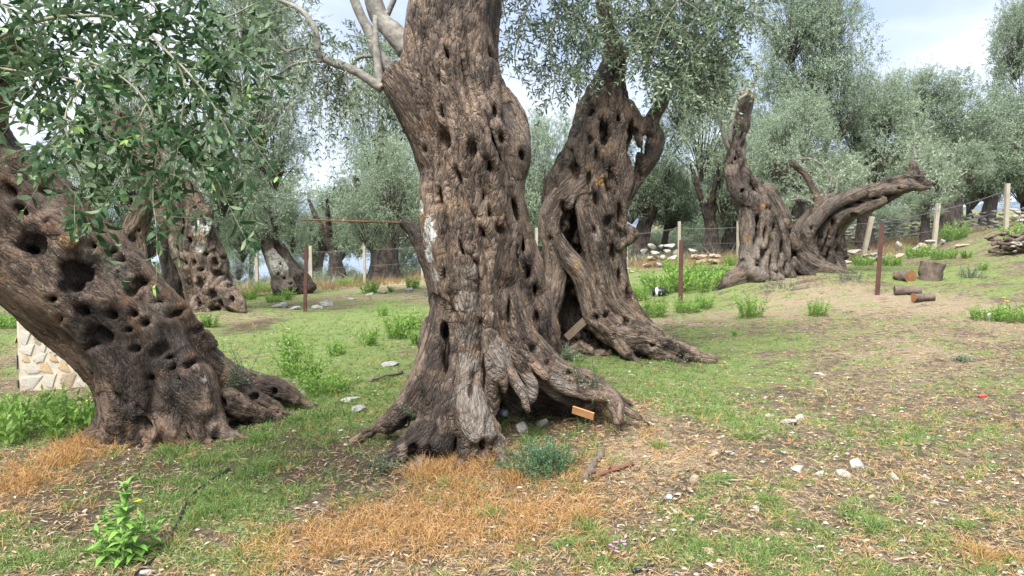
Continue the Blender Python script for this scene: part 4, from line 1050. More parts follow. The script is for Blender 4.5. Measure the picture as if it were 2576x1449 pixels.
# ---- the near sprays of the leaning tree
rs = np.random.RandomState(21)
NEAR_B = [([(-140, 170, 4.3), (60, 65, 4.1), (200, 40, 4.0), (330, 55, 4.0), (420, 130, 3.9), (462, 200, 3.85), (457, 300, 3.8), (446, 385, 3.7)], 9),
          ([(200, 40, 4.0), (300, 90, 4.0), (400, 105, 4.0), (500, 108, 4.0), (575, 118, 3.95), (625, 145, 3.9)], 5), ([(330, 55, 4.0), (430, 15, 4.0), (540, -30, 4.0)], 4),
          ([(-120, 160, 4.2), (0, 172, 4.0), (100, 188, 3.9), (200, 205, 3.8), (248, 260, 3.75), (252, 345, 3.7)], 6), ([(60, 65, 4.1), (130, 130, 4.0), (210, 150, 3.9), (300, 190, 3.85), (370, 260, 3.8), (402, 360, 3.75), (412, 450, 3.7)], 6),
          ([(420, 130, 3.9), (480, 190, 3.8), (540, 270, 3.75), (585, 355, 3.7), (610, 430, 3.7)], 5), ([(200, 205, 3.8), (165, 290, 3.7), (180, 380, 3.6), (205, 440, 3.6)], 4), ([(100, 188, 3.9), (55, 250, 3.8), (40, 290, 3.75), (20, 320, 3.7)], 4),
          ([(370, 260, 3.8), (335, 330, 3.7), (325, 400, 3.65), (300, 450, 3.6)], 4), ([(500, 108, 4.0), (550, 180, 3.95), (585, 240, 3.9), (610, 300, 3.85)], 4), ([(300, -80, 4.2), (380, 10, 4.1), (450, 50, 4.05), (560, 45, 4.0), (640, 10, 4.0)], 5),
          ([(-100, -40, 4.3), (20, 20, 4.2), (120, 60, 4.1), (180, 120, 4.0), (140, 200, 3.9)], 5), ([(210, 150, 3.9), (290, 260, 3.8), (280, 340, 3.75), (240, 430, 3.7)], 4), ([(462, 200, 3.85), (520, 300, 3.8), (530, 400, 3.75), (560, 480, 3.7)], 4), ([(248, 260, 3.75), (150, 330, 3.7), (110, 400, 3.65), (190, 490, 3.6), (215, 540, 3.6)], 3), ([(120, 60, 4.1), (230, -10, 4.1), (320, -60, 4.1)], 4), ([(300, 90, 4.0), (340, 150, 3.95), (440, 230, 3.9), (500, 330, 3.8), (480, 430, 3.8)], 4),
          ([(402, 360, 3.75), (390, 420, 3.7), (385, 500, 3.65), (390, 545, 3.6)], 3)]
br, lf = Bag(), []
S_, D_, L_ = [], [], []
for pts, r in NEAR_B:
    P = pline(pts); tube(br, P, np.linspace(r * .62, 1.5, len(P)) * psz(3.9), 6)
    Q, T, t = along(P, .034, rs)
    keep = rs.rand(len(Q)) < .93
    for q, tt, u_ in zip(Q[keep], T[keep], t[keep]):
        side = unit(np.cross(tt, rs.normal(size=3)))
        S_.append(q); D_.append(tt * rs.uniform(.2, .8) + side + [0, 0, rs.uniform(-.5, .45)] + rs.normal(size=3) * .25); L_.append(rs.uniform(.12, .34) * (1 - .25 * u_))
    S_.append(P[-1]); D_.append(T[-1]); L_.append(.3)
lp = sprigs(rs, S_, D_, L_, .086, .0235, 25, .08, True, br, .0015, collect=True)
order = np.argsort(lp[0][:, 1] + np.where(inside(lp[0] + lp[1] * .03), 0, 100))
single, rest = order[:300], order[300:]
bag = Bag(); leaves(bag, *[a[rest] for a in lp[:5]], lp[5][rest])
part_of(TREE_LEFT, "branches", br.mesh("near_branches"), M_TWIG, kind="stuff")
part_of(TREE_LEFT, "foliage", bag.mesh("near_foliage"), M_LEAF_NEAR, kind="stuff")
LEAF_M = []
for k in range(6):
    b1 = Bag(); leaves(b1, np.zeros((1, 3)), np.array([[0, 1.0, 0]]), np.array([[0, 0, 1.0]]), 1.0, 1.0, np.array([.1 + .18 * k]))
    me_ = b1.mesh("leaf"); me_.materials.append(M_LEAF_NEAR); LEAF_M.append(me_)
for i in single:
    d = unit(lp[1][i]); sx = unit(np.cross(d, lp[2][i])); nz_ = np.cross(sx, d)
    o = bpy.data.objects.new("leaf", LEAF_M[int(lp[5][i] * 5.99)]); col.objects.link(o); o.parent = TREE_LEFT
    M = Matrix([[*(v)] for v in np.stack([sx * lp[4][i], d * lp[3][i], nz_ * lp[3][i]], 1)]).to_4x4()
    M.translation = Vector(lp[0][i] - np.array(TREE_LEFT.location)); o.matrix_local = M
print("near foliage", len(lp[0]), round(time.time() - T0, 1))

# ---- the crown of the hollow tree: drooping sprays
rs = np.random.RandomState(5)
HOL_B = [([(1490, -220, 9.2), (1420, -120, 8.7), (1350, -30, 8.4), (1312, 60, 8.3), (1295, 140, 8.3), (1305, 200, 8.3)], 6, 1.0), ([(1495, -160, 9.2), (1450, -40, 8.6), (1400, 40, 8.4), (1385, 120, 8.3), (1395, 190, 8.25), (1390, 250, 8.2)], 6, 1.0),
         ([(1530, 70, 9.2), (1500, 40, 8.9), (1465, 90, 8.6), (1445, 150, 8.4), (1420, 200, 8.3)], 5, 1.0), ([(1515, 0, 9.2), (1550, 30, 8.9), (1590, 80, 8.7), (1610, 140, 8.5)], 5, .8), ([(1490, -120, 9.1), (1540, -60, 8.8), (1590, 0, 8.6), (1610, 70, 8.5), (1600, 130, 8.5)], 5, 1.2),
         ([(1740, 20, 9.3), (1725, -60, 9.1), (1790, -50, 8.8), (1845, 20, 8.6), (1860, 90, 8.5), (1845, 150, 8.5)], 5, 1.3), ([(1705, 120, 9.3), (1680, 50, 8.9), (1640, 20, 8.7), (1610, 60, 8.6), (1625, 130, 8.5), (1650, 180, 8.5)], 5, 1.3), ([(1705, 120, 9.3), (1740, 90, 8.9), (1785, 120, 8.7), (1805, 170, 8.6), (1790, 220, 8.6)], 5, 1.4),
         ([(1690, 200, 9.3), (1725, 195, 9.0), (1765, 225, 8.8), (1780, 260, 8.7)], 4, 1.1), ([(1725, -60, 9.1), (1680, -30, 8.9), (1655, 50, 8.8), (1690, 110, 8.7), (1720, 160, 8.6)], 5, 1.3), ([(1740, 20, 9.3), (1815, -20, 9.0), (1890, 0, 8.8), (1905, 50, 8.7)], 5, 1.3),
         ([(1450, -40, 8.6), (1350, -80, 8.4), (1270, -30, 8.3), (1270, 40, 8.3)], 5, .9), ([(1540, 150, 9.2), (1570, 110, 9.0), (1620, 140, 8.8), (1640, 190, 8.7)], 4, .7),
         ([(1590, 0, 8.6), (1680, -10, 8.5), (1760, 30, 8.4), (1780, 90, 8.4)], 5, 1.4), ([(1585, 90, 8.7), (1650, 90, 8.6), (1720, 80, 8.5), (1770, 140, 8.5), (1760, 190, 8.5)], 4, 1.3), ([(1760, -40, 8.6), (1700, 10, 8.4), (1660, 80, 8.3), (1640, 160, 8.3), (1660, 220, 8.3)], 4, 1.2), ([(1820, -40, 8.6), (1790, 60, 8.4), (1740, 140, 8.35), (1720, 220, 8.3), (1740, 270, 8.3)], 4, 1.3), ([(1860, 0, 8.7), (1830, 100, 8.5), (1800, 190, 8.4), (1820, 250, 8.4)], 4, 1.3), ([(1490, 60, 8.8), (1480, 120, 8.6), (1450, 170, 8.5), (1430, 210, 8.4)], 4, 1.0), ([(1530, -80, 8.8), (1470, -20, 8.6), (1430, 60, 8.5), (1340, 60, 8.4)], 4, 1.1), ([(1390, -60, 8.5), (1420, 20, 8.4), (1460, 50, 8.35), (1490, 120, 8.3)], 4, 1.0), ([(1650, 180, 9.2), (1690, 250, 9.1), (1730, 290, 9.0)], 4, .7)]
br = Bag(); S_, D_, L_ = [], [], []
for pts, r, dens in HOL_B:
    P = pline(pts); tube(br, P, np.linspace(r * .7, 1.2, len(P)) * psz(8.7), 5)
    Q, T, t = along(P, .034 / dens, rs)
    for q, tt in zip(Q, T):
        side = unit(np.cross(tt, rs.normal(size=3)))
        S_.append(q); D_.append(tt * rs.uniform(.1, .7) + side * 1.1 + [0, 0, rs.uniform(-.7, .2)] + rs.normal(size=3) * .2); L_.append(rs.uniform(.2, .52))
bag = Bag(); sprigs(rs, S_, D_, L_, .078, .0195, 25, .20, True, br, .0016, bag)
part_of(TREE_HOLLOW, "branches", br.mesh("hollow_branches"), M_TWIG, kind="stuff")
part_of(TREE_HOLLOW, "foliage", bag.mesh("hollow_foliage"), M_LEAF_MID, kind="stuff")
print("hollow foliage", bag.n // 6, round(time.time() - T0, 1))

# ---- the pale limbs of the central tree
rs = np.random.RandomState(8)
LIMBS = [[(1003, 195, 5.3, 17), (975, 170, 5.3, 16), (948, 130, 5.3, 15), (932, 85, 5.3, 14), (908, 40, 5.3, 12), (884, -20, 5.3, 11), (850, -120, 5.3, 9)],
         [(1030, 130, 5.42, 28), (990, 82, 5.45, 25), (958, 50, 5.5, 23), (942, 10, 5.5, 21), (925, -60, 5.5, 18), (915, -160, 5.5, 14)],
         [(960, 52, 5.5, 8), (972, 40, 5.5, 8), (992, -5, 5.5, 7), (1010, -70, 5.5, 6)], [(958, 218, 5.2, 12), (951, 170, 5.22, 10), (946, 110, 5.25, 8), (944, 40, 5.28, 6)],
         [(962, 222, 5.2, 13), (935, 205, 5.2, 12), (900, 182, 5.2, 11), (860, 165, 5.2, 11), (826, 153, 5.2, 10), (802, 130, 5.2, 9), (795, 85, 5.2, 8), (778, 48, 5.25, 7), (748, 20, 5.3, 6), (690, -5, 5.3, 5), (620, -40, 5.3, 4)],
         [(826, 153, 5.2, 5), (775, 155, 5.2, 4.5), (735, 165, 5.25, 4), (705, 185, 5.3, 3)], [(797, 125, 5.2, 5), (760, 120, 5.25, 4), (720, 128, 5.3, 3.5), (695, 105, 5.3, 2.5), (665, 60, 5.4, 2)],
         [(824, 158, 5.2, 5), (812, 172, 5.2, 4), (816, 205, 5.2, 3), (815, 232, 5.2, 2)], [(866, 168, 5.2, 4), (872, 200, 5.2, 3), (876, 250, 5.2, 2)], [(945, 140, 5.3, 5), (905, 145, 5.4, 4), (880, 170, 5.5, 3), (855, 205, 5.6, 2)], [(1040, 60, 5.6, 8), (1025, 100, 5.6, 8), (1030, 20, 5.6, 7), (1045, -40, 5.6, 5)]]
tw = Bag(); S_, D_, L_ = [], [], []
for pts in LIMBS:
    lb = Bag()
    Q = catmull(np.array([row(*p) for p in pts]), 6)
    wob = fbm(Q[:, 0] * 9, Q[:, 1] * 9, Q[:, 2] * 9, 2)
    tube(lb, Q[:, :3], Q[:, 3] * (1 + .12 * wob), 12)
    part_of(TREE_MAIN, "limb", lb.mesh("pale_limb"), M_LIMB)
for pts, n in [(LIMBS[4][5:], 26), (LIMBS[5], 16), (LIMBS[6], 16), (LIMBS[7], 7), (LIMBS[8], 8), (LIMBS[9], 10)]:
    P = catmull(np.array([row(*p)[:3] for p in pts]), 6); k = rs.randint(0, len(P), n)
    for q in P[k]:
        S_.append(q); D_.append(rs.normal(size=3) * [1, .9, .6] + [-.3, .4, -.45]); L_.append(rs.uniform(.25, .7))
for _ in range(80):                                                # sprays hanging under and behind the low limb
    q = at(rs.uniform(720, 1000), rs.uniform(150, 245), rs.uniform(5.6, 7.2))
    S_.append(q); D_.append(rs.normal(size=3) * .5 + [-.2, 0, -.6]); L_.append(rs.uniform(.2, .55))
for _ in range(20):
    q = at(rs.uniform(900, 1010), rs.uniform(110, 200), rs.uniform(5.7, 6.4))
    S_.append(q); D_.append(rs.normal(size=3) * .5 + [-.2, 0, .5]); L_.append(rs.uniform(.2, .5))
bag = Bag(); sprigs(rs, S_, D_, L_, .05, .0125, 28, .38, True, tw, .0014, bag)
part_of(TREE_MAIN, "twigs", tw.mesh("limb_twigs"), M_TWIG, kind="stuff")
part_of(TREE_MAIN, "foliage", bag.mesh("limb_foliage"), M_LEAF_MID, kind="stuff")
# a few sprays right of the trunk, and cut face of the stub
S_, D_, L_ = [], [], []
_b = Bag(); _c0 = at(972, 195, 5.17)
tube(_b, [at(1000, 162, 5.2), at(960, 215, 5.17), at(957, 219, 5.17)], [.012, .012, .004], 6); part_of(TREE_MAIN, "sawn_edge", _b.mesh("sawn_edge"), M_CUT)
# regrowth on the twisted tree
tw, bag = Bag(), Bag(); S_, D_, L_ = [], [], []
for pts in [[(1832, 375, 15.3, 6), (1822, 345, 15.2, 6), (1812, 305, 15.1, 5), (1800, 270, 15.0, 4), (1790, 220, 15, 3)], [(1835, 360, 15.3, 6), (1840, 310, 15.2, 6), (1855, 255, 15.2, 5), (1880, 235, 15.2, 4), (1900, 200, 15.2, 3), (1905, 150, 15.2, 2)],
            [(2062, 500, 15.9, 4), (2090, 460, 16, 4), (2075, 425, 16, 2.6), (2040, 400, 16, 2.2), (1990, 402, 16, 1.6)], [(2060, 520, 15.9, 3), (2020, 500, 15.8, 3), (1985, 505, 15.8, 2)], [(2098, 500, 15.8, 6), (2104, 478, 15.8, 4), (2110, 440, 15.8, 2.5)], [(2305, 400, 15.2, 4), (2299, 370, 15.3, 2.2), (2304, 335, 15.4, 1.4)]]:
    Q = catmull(np.array([row(*p) for p in pts]), 5); lb = Bag(); tube(lb, Q[:, :3], Q[:, 3], 8); part_of(TREE_TWIST, 'limb', lb.mesh('regrowth_limb'), M_LIMB)
    for q in Q[len(Q) // 2:, :3]:
        for _ in range(2): S_.append(q); D_.append(rs.normal(size=3) + [0, 0, .4]); L_.append(rs.uniform(.25, .5))
sprigs(rs, S_, D_, L_, .075, .018, 22, .1, False, tw, .003, bag)
for _ in range(150):
    S_.append(at(rs.uniform(2020, 2180), rs.uniform(410, 505), rs.uniform(15.9, 16.8))); D_.append(rs.normal(size=3) + [0, 0, .6]); L_.append(rs.uniform(.2, .5))
for _ in range(90):
    S_.append(at(rs.normal(2345, 34), rs.normal(425, 34), rs.uniform(15.4, 16.6))); D_.append(rs.normal(size=3) + [0, 0, .5]); L_.append(rs.uniform(.2, .5))
sprigs(rs, S_[-240:], D_[-240:], L_[-240:], .08, .022, 22, .1, False, tw, .003, bag)
part_of(TREE_TWIST, "twigs", tw.mesh("regrowth_twigs"), M_TWIG, kind="stuff")
part_of(TREE_TWIST, "foliage", bag.mesh("regrowth_foliage"), M_LEAF_SAGE, kind="stuff")

# ---- crowns for the trees farther back
M_WOODY = plain('crown_wood', (.10, .085, .07), .9, .1, .3, 12)  # dark brown carries the shade beneath the crowns in its colour
def crown(seed, R=2.2, Hh=1.9, clumps=74, spr=25, leaf=.100, lw=.034, per_m=18, up=.25):
    rs = np.random.RandomState(seed); bag, wood = Bag(), Bag()
    d = unit(rs.normal(size=(clumps, 3))); d[:, 2] = np.where(d[:, 2] < -.8, -d[:, 2], d[:, 2])
    rad = rs.uniform(.25, 1.0, clumps) ** .6 * (1 + .22 * np.sin(3 * np.arctan2(d[:, 1], d[:, 0]) + seed) * (1 - d[:, 2] ** 2))
    C = d * rad[:, None] * [R, R, Hh]
    S, D, L = [], [], []
    for c in C:
        a = np.array([0, 0, -Hh * .9]); mid = c * .45 + a * .35 + rs.normal(size=3) * .15
        tube(wood, catmull(np.array([a, mid, c]), 4), np.linspace(.028, .008, 9), 4, False)
        n = int(spr * rs.uniform(.6, 1.4)); w = rs.uniform(.30, .52)
        s = c + rs.normal(size=(n, 3)) * w * .55
        S.append(s); D.append(unit(c) * .55 + rs.normal(size=(n, 3)) * .75 + [0, 0, up]); L.append(rs.uniform(.25, .6, n))
    sprigs(rs, np.concatenate(S), np.concatenate(D), np.concatenate(L), leaf, lw, per_m, .12, False, None, 0, bag)
    return bag.mesh("crown"), wood.mesh("crown_wood")
CROWNS = [crown(1), crown(2, 2.2, 2.0, 70, 27), crown(3, 2.2, 1.8, 78, 22, up=.0), crown(4, 2.2, 2.0, 66, 25, up=.5), crown(5, 2.2, 1.9, 90, 22)]
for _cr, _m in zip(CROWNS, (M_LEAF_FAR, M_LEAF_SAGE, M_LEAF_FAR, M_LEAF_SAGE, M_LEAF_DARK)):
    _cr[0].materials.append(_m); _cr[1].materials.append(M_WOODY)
print("crowns", [len(c[0].polygons) for c in CROWNS], round(time.time() - T0, 1))
def back_trunk(seed, r=.32, H=2.3, fork=2):
    rs = np.random.RandomState(seed); s = Sdf((-1.7, -1.7, -.3), (1.7, 1.7, H + 1.3), .045)
    ln = rs.uniform(-.35, .35, 2)
    s.chain([(0, 0, -.25, r * 1.5), (ln[0] * .1, ln[1] * .1, .25, r * 1.12), (ln[0] * .5, ln[1] * .5, H * .5, r * .92), (ln[0], ln[1], H * .85, r * .95)], k=.1, lobes=(3, .10, 1.0))
    for k in range(5):
        a = k * 1.256 + rs.uniform(-.3, .3); s.chain([(0, 0, .3, r * .6), (math.cos(a) * r * 1.5, math.sin(a) * r * 1.5, .02, r * .3), (math.cos(a) * r * 2.4, math.sin(a) * r * 2.4, -.15, r * .1)], k=.08)
    for k in range(fork):
        a = k * 6.28 / fork + rs.uniform(-.5, .5); c, sn = math.cos(a), math.sin(a)
        s.chain([(ln[0], ln[1], H * .75, r * .62), (ln[0] + c * .45, ln[1] + sn * .45, H * 1.1, r * .45), (ln[0] + c * .8, ln[1] + sn * .8, H * 1.5, r * .28)], k=.1)
    return trunk_mesh("back_trunk", s, .06, .03, .07, 2.6, .5, 0, 2.6, (), seed)
BTR = [back_trunk(11, .27), back_trunk(12, .22, 2.1, 3), back_trunk(13, .12, 1.9, 2), back_trunk(14, .36, 2.0, 2)]
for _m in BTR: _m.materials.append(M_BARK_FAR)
def add_crown(tree, cx, cy, w, h, Y, var, rz=0.0, yy=None):
    """one rounded part of a crown, centred where photo pixel (cx, cy) lies at depth Y"""
    p = at(cx, cy, Y) - np.array(tree.location); u = psz(Y)
    sx, sz = w * u / 4.4, h * u / 3.8
    for nm, me_ in zip(("crown", "crown_limbs"), CROWNS[var]):
        o = put(nm, me_, parent=tree, loc=p, rot=(0, 0, rz)); o.scale = (sx, sx if yy is None else yy, sz)
        if nm == "crown": o["kind"] = "stuff"
def back_tree(label, base, Y, crowns, trunk=0, rz=0.0, ts=1.0, group="olive trees beyond the fence"):
    b = at(base[0], 604, Y); b = onground(b[0], Y)
    t = empty("olive_tree", b, label, "olive tree", group)
    if trunk is not None:
        o = put("trunk", BTR[trunk], parent=t, rot=(0, 0, rz)); o.scale = (ts, ts, ts)
    for k, c in enumerate(crowns): add_crown(t, c[0], c[1], c[2], c[3], Y + (c[5] if len(c) > 5 else 0), c[4], rz + 1.3 * k)
    return t
add_crown(TREE_PIT, 650, 200, 280, 400, 13.6, 3, .4); add_crown(TREE_PIT, 560, 420, 300, 260, 14.2, 1, 2.0); add_crown(TREE_PIT, 340, 260, 230, 220, 14.2, 3, 1.1); add_crown(TREE_PIT, 690, 380, 200, 220, 14.0, 3, 3.0); add_crown(TREE_PIT, 610, 20, 300, 260, 13.8, 1, 2.6)
add_crown(TREE_TWIN, 690, 520, 190, 170, 19.8, 1, .2); add_crown(TREE_TWIN, 610, 600, 120, 130, 19.4, 3, 1.2); add_crown(TREE_TWIN, 735, 585, 90, 110, 19.6, 3, 2.0)
add_crown(TREE_BROWN, 330, 400, 300, 300, 16.5, 1, .3); add_crown(TREE_SHADE, 470, 470, 260, 240, 19, 0, .8)
add_crown(TREE_POLE, 985, 470, 190, 230, 17.6, 1, .5); add_crown(TREE_POLE, 930, 560, 150, 160, 18.2, 0, 1.5)
add_crown(TREE_BEHIND, 1180, -200, 420, 300, 7.6, 2, .5)
G = "olive trees beyond the fence"
back_tree("broad olive tree with a thick dark trunk behind the second fence post", (965, 0), 25.5, [(965, 520, 250, 300, 0), (900, 600, 120, 110, 4)], 3, .3, 1.15)
back_tree("tall olive tree whose loose crown stands left of the central trunk, over the rusty bar", (850, 0), 29, [(950, 330, 190, 330, 2), (980, 200, 160, 200, 3)], 1, 1.0)
back_tree("small low olive tree on the skyline behind the rusty bar", (800, 0), 34, [(815, 590, 120, 110, 0), (770, 600, 90, 90, 4)], 2, .4)
back_tree("pale olive tree seen just right of the central trunk", (1350, 0), 26, [(1365, 430, 170, 260, 1), (1320, 520, 150, 300, 3), (1360, 600, 150, 150, 0)], 2, .3)
back_tree("dark olive tree with a stout trunk right of the hollow tree", (1607, 0), 28, [(1640, 440, 200, 240, 4), (1590, 500, 150, 140, 0)], 0, 2.0, .95)
back_tree("slim forked olive tree behind the heap of white stones", (1667, 0), 29.5, [(1690, 530, 160, 110, 4), (1700, 480, 130, 120, 0)], 2, .6)
back_tree("pale leafy olive tree between the hollow tree and the upright stub", (1795, 0), 26, [(1765, 330, 190, 260, 1), (1820, 470, 130, 190, 3), (1710, 250, 150, 180, 0), (1800, 230, 180, 160, 3)], 1, 1.1)
back_tree("leaning dark olive tree behind the stub's left side", (1835, 0), 27, [(1880, 420, 170, 220, 0), (1850, 560, 120, 90, 3)], 0, 2.4)
back_tree("very tall olive tree towering behind the sawn stub", (2030, 0), 23, [(2040, 150, 250, 300, 2), (1990, 60, 180, 240, 2), (2090, 60, 140, 200, 0), (1960, 290, 190, 230, 0), (2110, 260, 170, 230, 2)], 1, .2, 1.2)
back_tree("bushy olive tree filling the space between stub and bare arm", (1985, 0), 20.5, [(1960, 400, 200, 200, 3), (2030, 330, 150, 190, 1), (2100, 470, 190, 150, 3), (1940, 530, 120, 130, 1)], 2, 1.2)
back_tree("olive tree with feathery shoots above the bare arm", (2180, 0), 24, [(2200, 370, 230, 230, 1), (2150, 300, 140, 200, 3), (2235, 270, 130, 160, 1)], 1, .9)
back_tree("spreading olive tree with a thick black trunk beside the tall fence post at right", (2390, 0), 25.5, [(2370, 300, 260, 200, 0), (2430, 370, 230, 190, 2), (2320, 240, 150, 130, 1), (2300, 400, 180, 160, 0)], 3, .5)
back_tree("small round pale olive bush in front of the thick black trunk", (2330, 0), 22, [(2345, 440, 130, 150, 1), (2440, 420, 120, 110, 3), (2330, 520, 110, 70, 1)], 2, 2.2)
back_tree("many stemmed olive tree above the far end of the dry stone wall", (2480, 0), 29, [(2510, 350, 200, 210, 0), (2480, 450, 180, 130, 4), (2570, 420, 150, 200, 0)], 1, 2.5)
back_tree("tallest olive tree at the right edge, crown rising against the sky", (2600, 0), 32, [(2590, 230, 210, 300, 2), (2560, 110, 130, 200, 0), (2630, 60, 180, 260, 2)], 0, .1, 1.2)
back_tree("olive tree deep behind the leaning trunk, seen through its leaves", (160, 0), 24, [(190, 460, 260, 230, 1), (260, 560, 220, 140, 4)], 0, 1.0)
back_tree("far olive tree at the left edge beyond the masonry block", (-60, 0), 27, [(-40, 560, 220, 260, 4), (60, 600, 160, 120, 0)], 3, 1.4)
rs = np.random.RandomState(31)
far_lab = ["distant olive tree at the skyline left of the honeycombed trunk", "distant olive tree between honeycombed trunk and twin stems", "distant dark olive tree behind the twin leaning stems", "distant olive tree behind the left rusty post", "distant olive tree left of the thick dark trunk by the second fence post", "distant olive tree just left of the central trunk", "distant olive tree just right of the central trunk",
           "distant olive tree behind the hollow trunk's left leg", "distant olive tree behind the white stone heap", "distant olive tree left of the sawn stub's roots", "distant olive tree behind the stub's thick base", "distant olive tree seen under the bare arm", "distant olive tree above the left end of the dry stone wall", "distant olive tree behind the thick black trunk", "distant olive tree at the right end of the dry stone wall", "distant olive tree at the far right edge"]
for k, (px, cy, Y) in enumerate([(380, 585, 34), (560, 590, 36), (640, 575, 38), (770, 640, 40), (850, 600, 36), (1030, 585, 34), (1310, 560, 36), (1430, 540, 36), (1730, 545, 36), (1830, 520, 40), (1960, 520, 36), (2090, 520, 38), (2200, 500, 35), (2310, 480, 38), (2450, 460, 40), (2580, 440, 36)]):
    w = 200 if k != 3 else 110; h = 190 if k != 3 else 80
    back_tree(far_lab[k], (px + rs.uniform(-20, 20), 0), Y, [(px, cy - 20, w, h, 4 if k % 2 else 0), (px + rs.uniform(-60, 60), cy - 60, w * .7, h * .7, (0, 2, 4)[k % 3])], (0, 1, 2)[k % 3], k * 1.1, .95, "far olive trees along the skyline")
for px, py, w, h, Y, v, lab in [(420, 690, 90, 60, 30, 4, "low dark olive bush left of the honeycombed trunk"), (600, 665, 110, 90, 31, 0, "low olive bush between the honeycombed trunk and the far left pale post"), (745, 665, 70, 60, 33, 4, "low olive bush just left of the left rusty post"), (850, 690, 100, 50, 30, 0, "low olive bush in the gap left of the second pale post"), (1010, 660, 110, 90, 31, 4, "low dark olive bush against the central trunk's left outline"), (690, 640, 80, 60, 34, 0, "low olive bush behind the twin leaning stems"), (1290, 640, 140, 110, 30, 0, "low olive bush right behind the central trunk"), (1390, 650, 120, 90, 31, 4, "low olive bush left of the hollow trunk's foot"), (1650, 615, 160, 70, 32, 0, "low grey olive bush beyond the white stone heap"), (1760, 600, 150, 90, 33, 4, "low olive bush left of the twisted tree beyond the fence"), (2230, 560, 150, 80, 31, 0, "low olive bush over the middle of the dry stone wall"), (2060, 580, 150, 90, 31, 4, "low olive bush under the bare arm")]:
    back_tree(lab, (px, 0), Y, [(px, py, w, h, v)], None, px * .1, 1, "low olive bushes beyond the fence")
print("back trees", round(time.time() - T0, 1))

# ---- bright weeds
M_WEED = leaf_mat("weed_leaf", (.18, .32, .055), (.23, .36, .10), young=(.36, .48, .12), trans=.3, rough=.55)
M_WEED2 = leaf_mat("weed_leaf_hero", (.17, .32, .065), (.24, .38, .12), young=(.32, .48, .12), trans=.25, rough=.5)
M_SHRUB = leaf_mat("grey_shrub_leaf", (.085, .17, .075), (.16, .23, .14), young=(.18, .28, .14), trans=.2, rough=.7)
M_SPRIG = leaf_mat("sprig_leaf", (.12, .16, .09), (.26, .30, .22), trans=.15)
M_STEM = plain("weed_stem", (.22, .32, .10), .7)
def weed(seed, stems, H, spread, leaf, lw, lean=.35):
    rs = np.random.RandomState(seed); b = Bag(); S, D, L = [], [], []
    for k in range(stems):
        a = rs.uniform(0, 6.28); r = spread * math.sqrt(rs.rand())
        S.append((math.cos(a) * r, math.sin(a) * r, -.02)); D.append((math.cos(a) * lean * rs.rand() * 1.6, math.sin(a) * lean * rs.rand() * 1.6, 1)); L.append(H * rs.uniform(.55, 1.05))
    st = Bag(); sprigs(rs, np.array(S), np.array(D), np.array(L), leaf, lw, 26, -.05, False, st, .003, b)
    n = st.n; b.add(np.concatenate(st.V), [np.concatenate(st.F)], rnd=np.full(n, .5))
    m_ = b.mesh("weed"); m_.materials.append(M_WEED); return m_
WEEDS = [weed(1, 34, .42, .19, .085, .028), weed(2, 26, .36, .15, .08, .028), weed(3, 54, .34, .32, .08, .028), weed(4, 24, .60, .20, .09, .026, .2), weed(5, 80, .30, .44, .09, .034)]
def put_weed(px, py, hpx, var, label, wide=1.0, group="bright green weed clumps", rz=0):
    p = gp(px, py); u = psz(p[1]); sc = 1.05 * hpx * u / [.42, .36, .34, .60, .30][var]
    o = put("weed_clump", WEEDS[var], loc=p, rot=(0, 0, px * .37), label=label, cat="weed", group=group); o.scale = (sc * wide, sc * wide, sc)
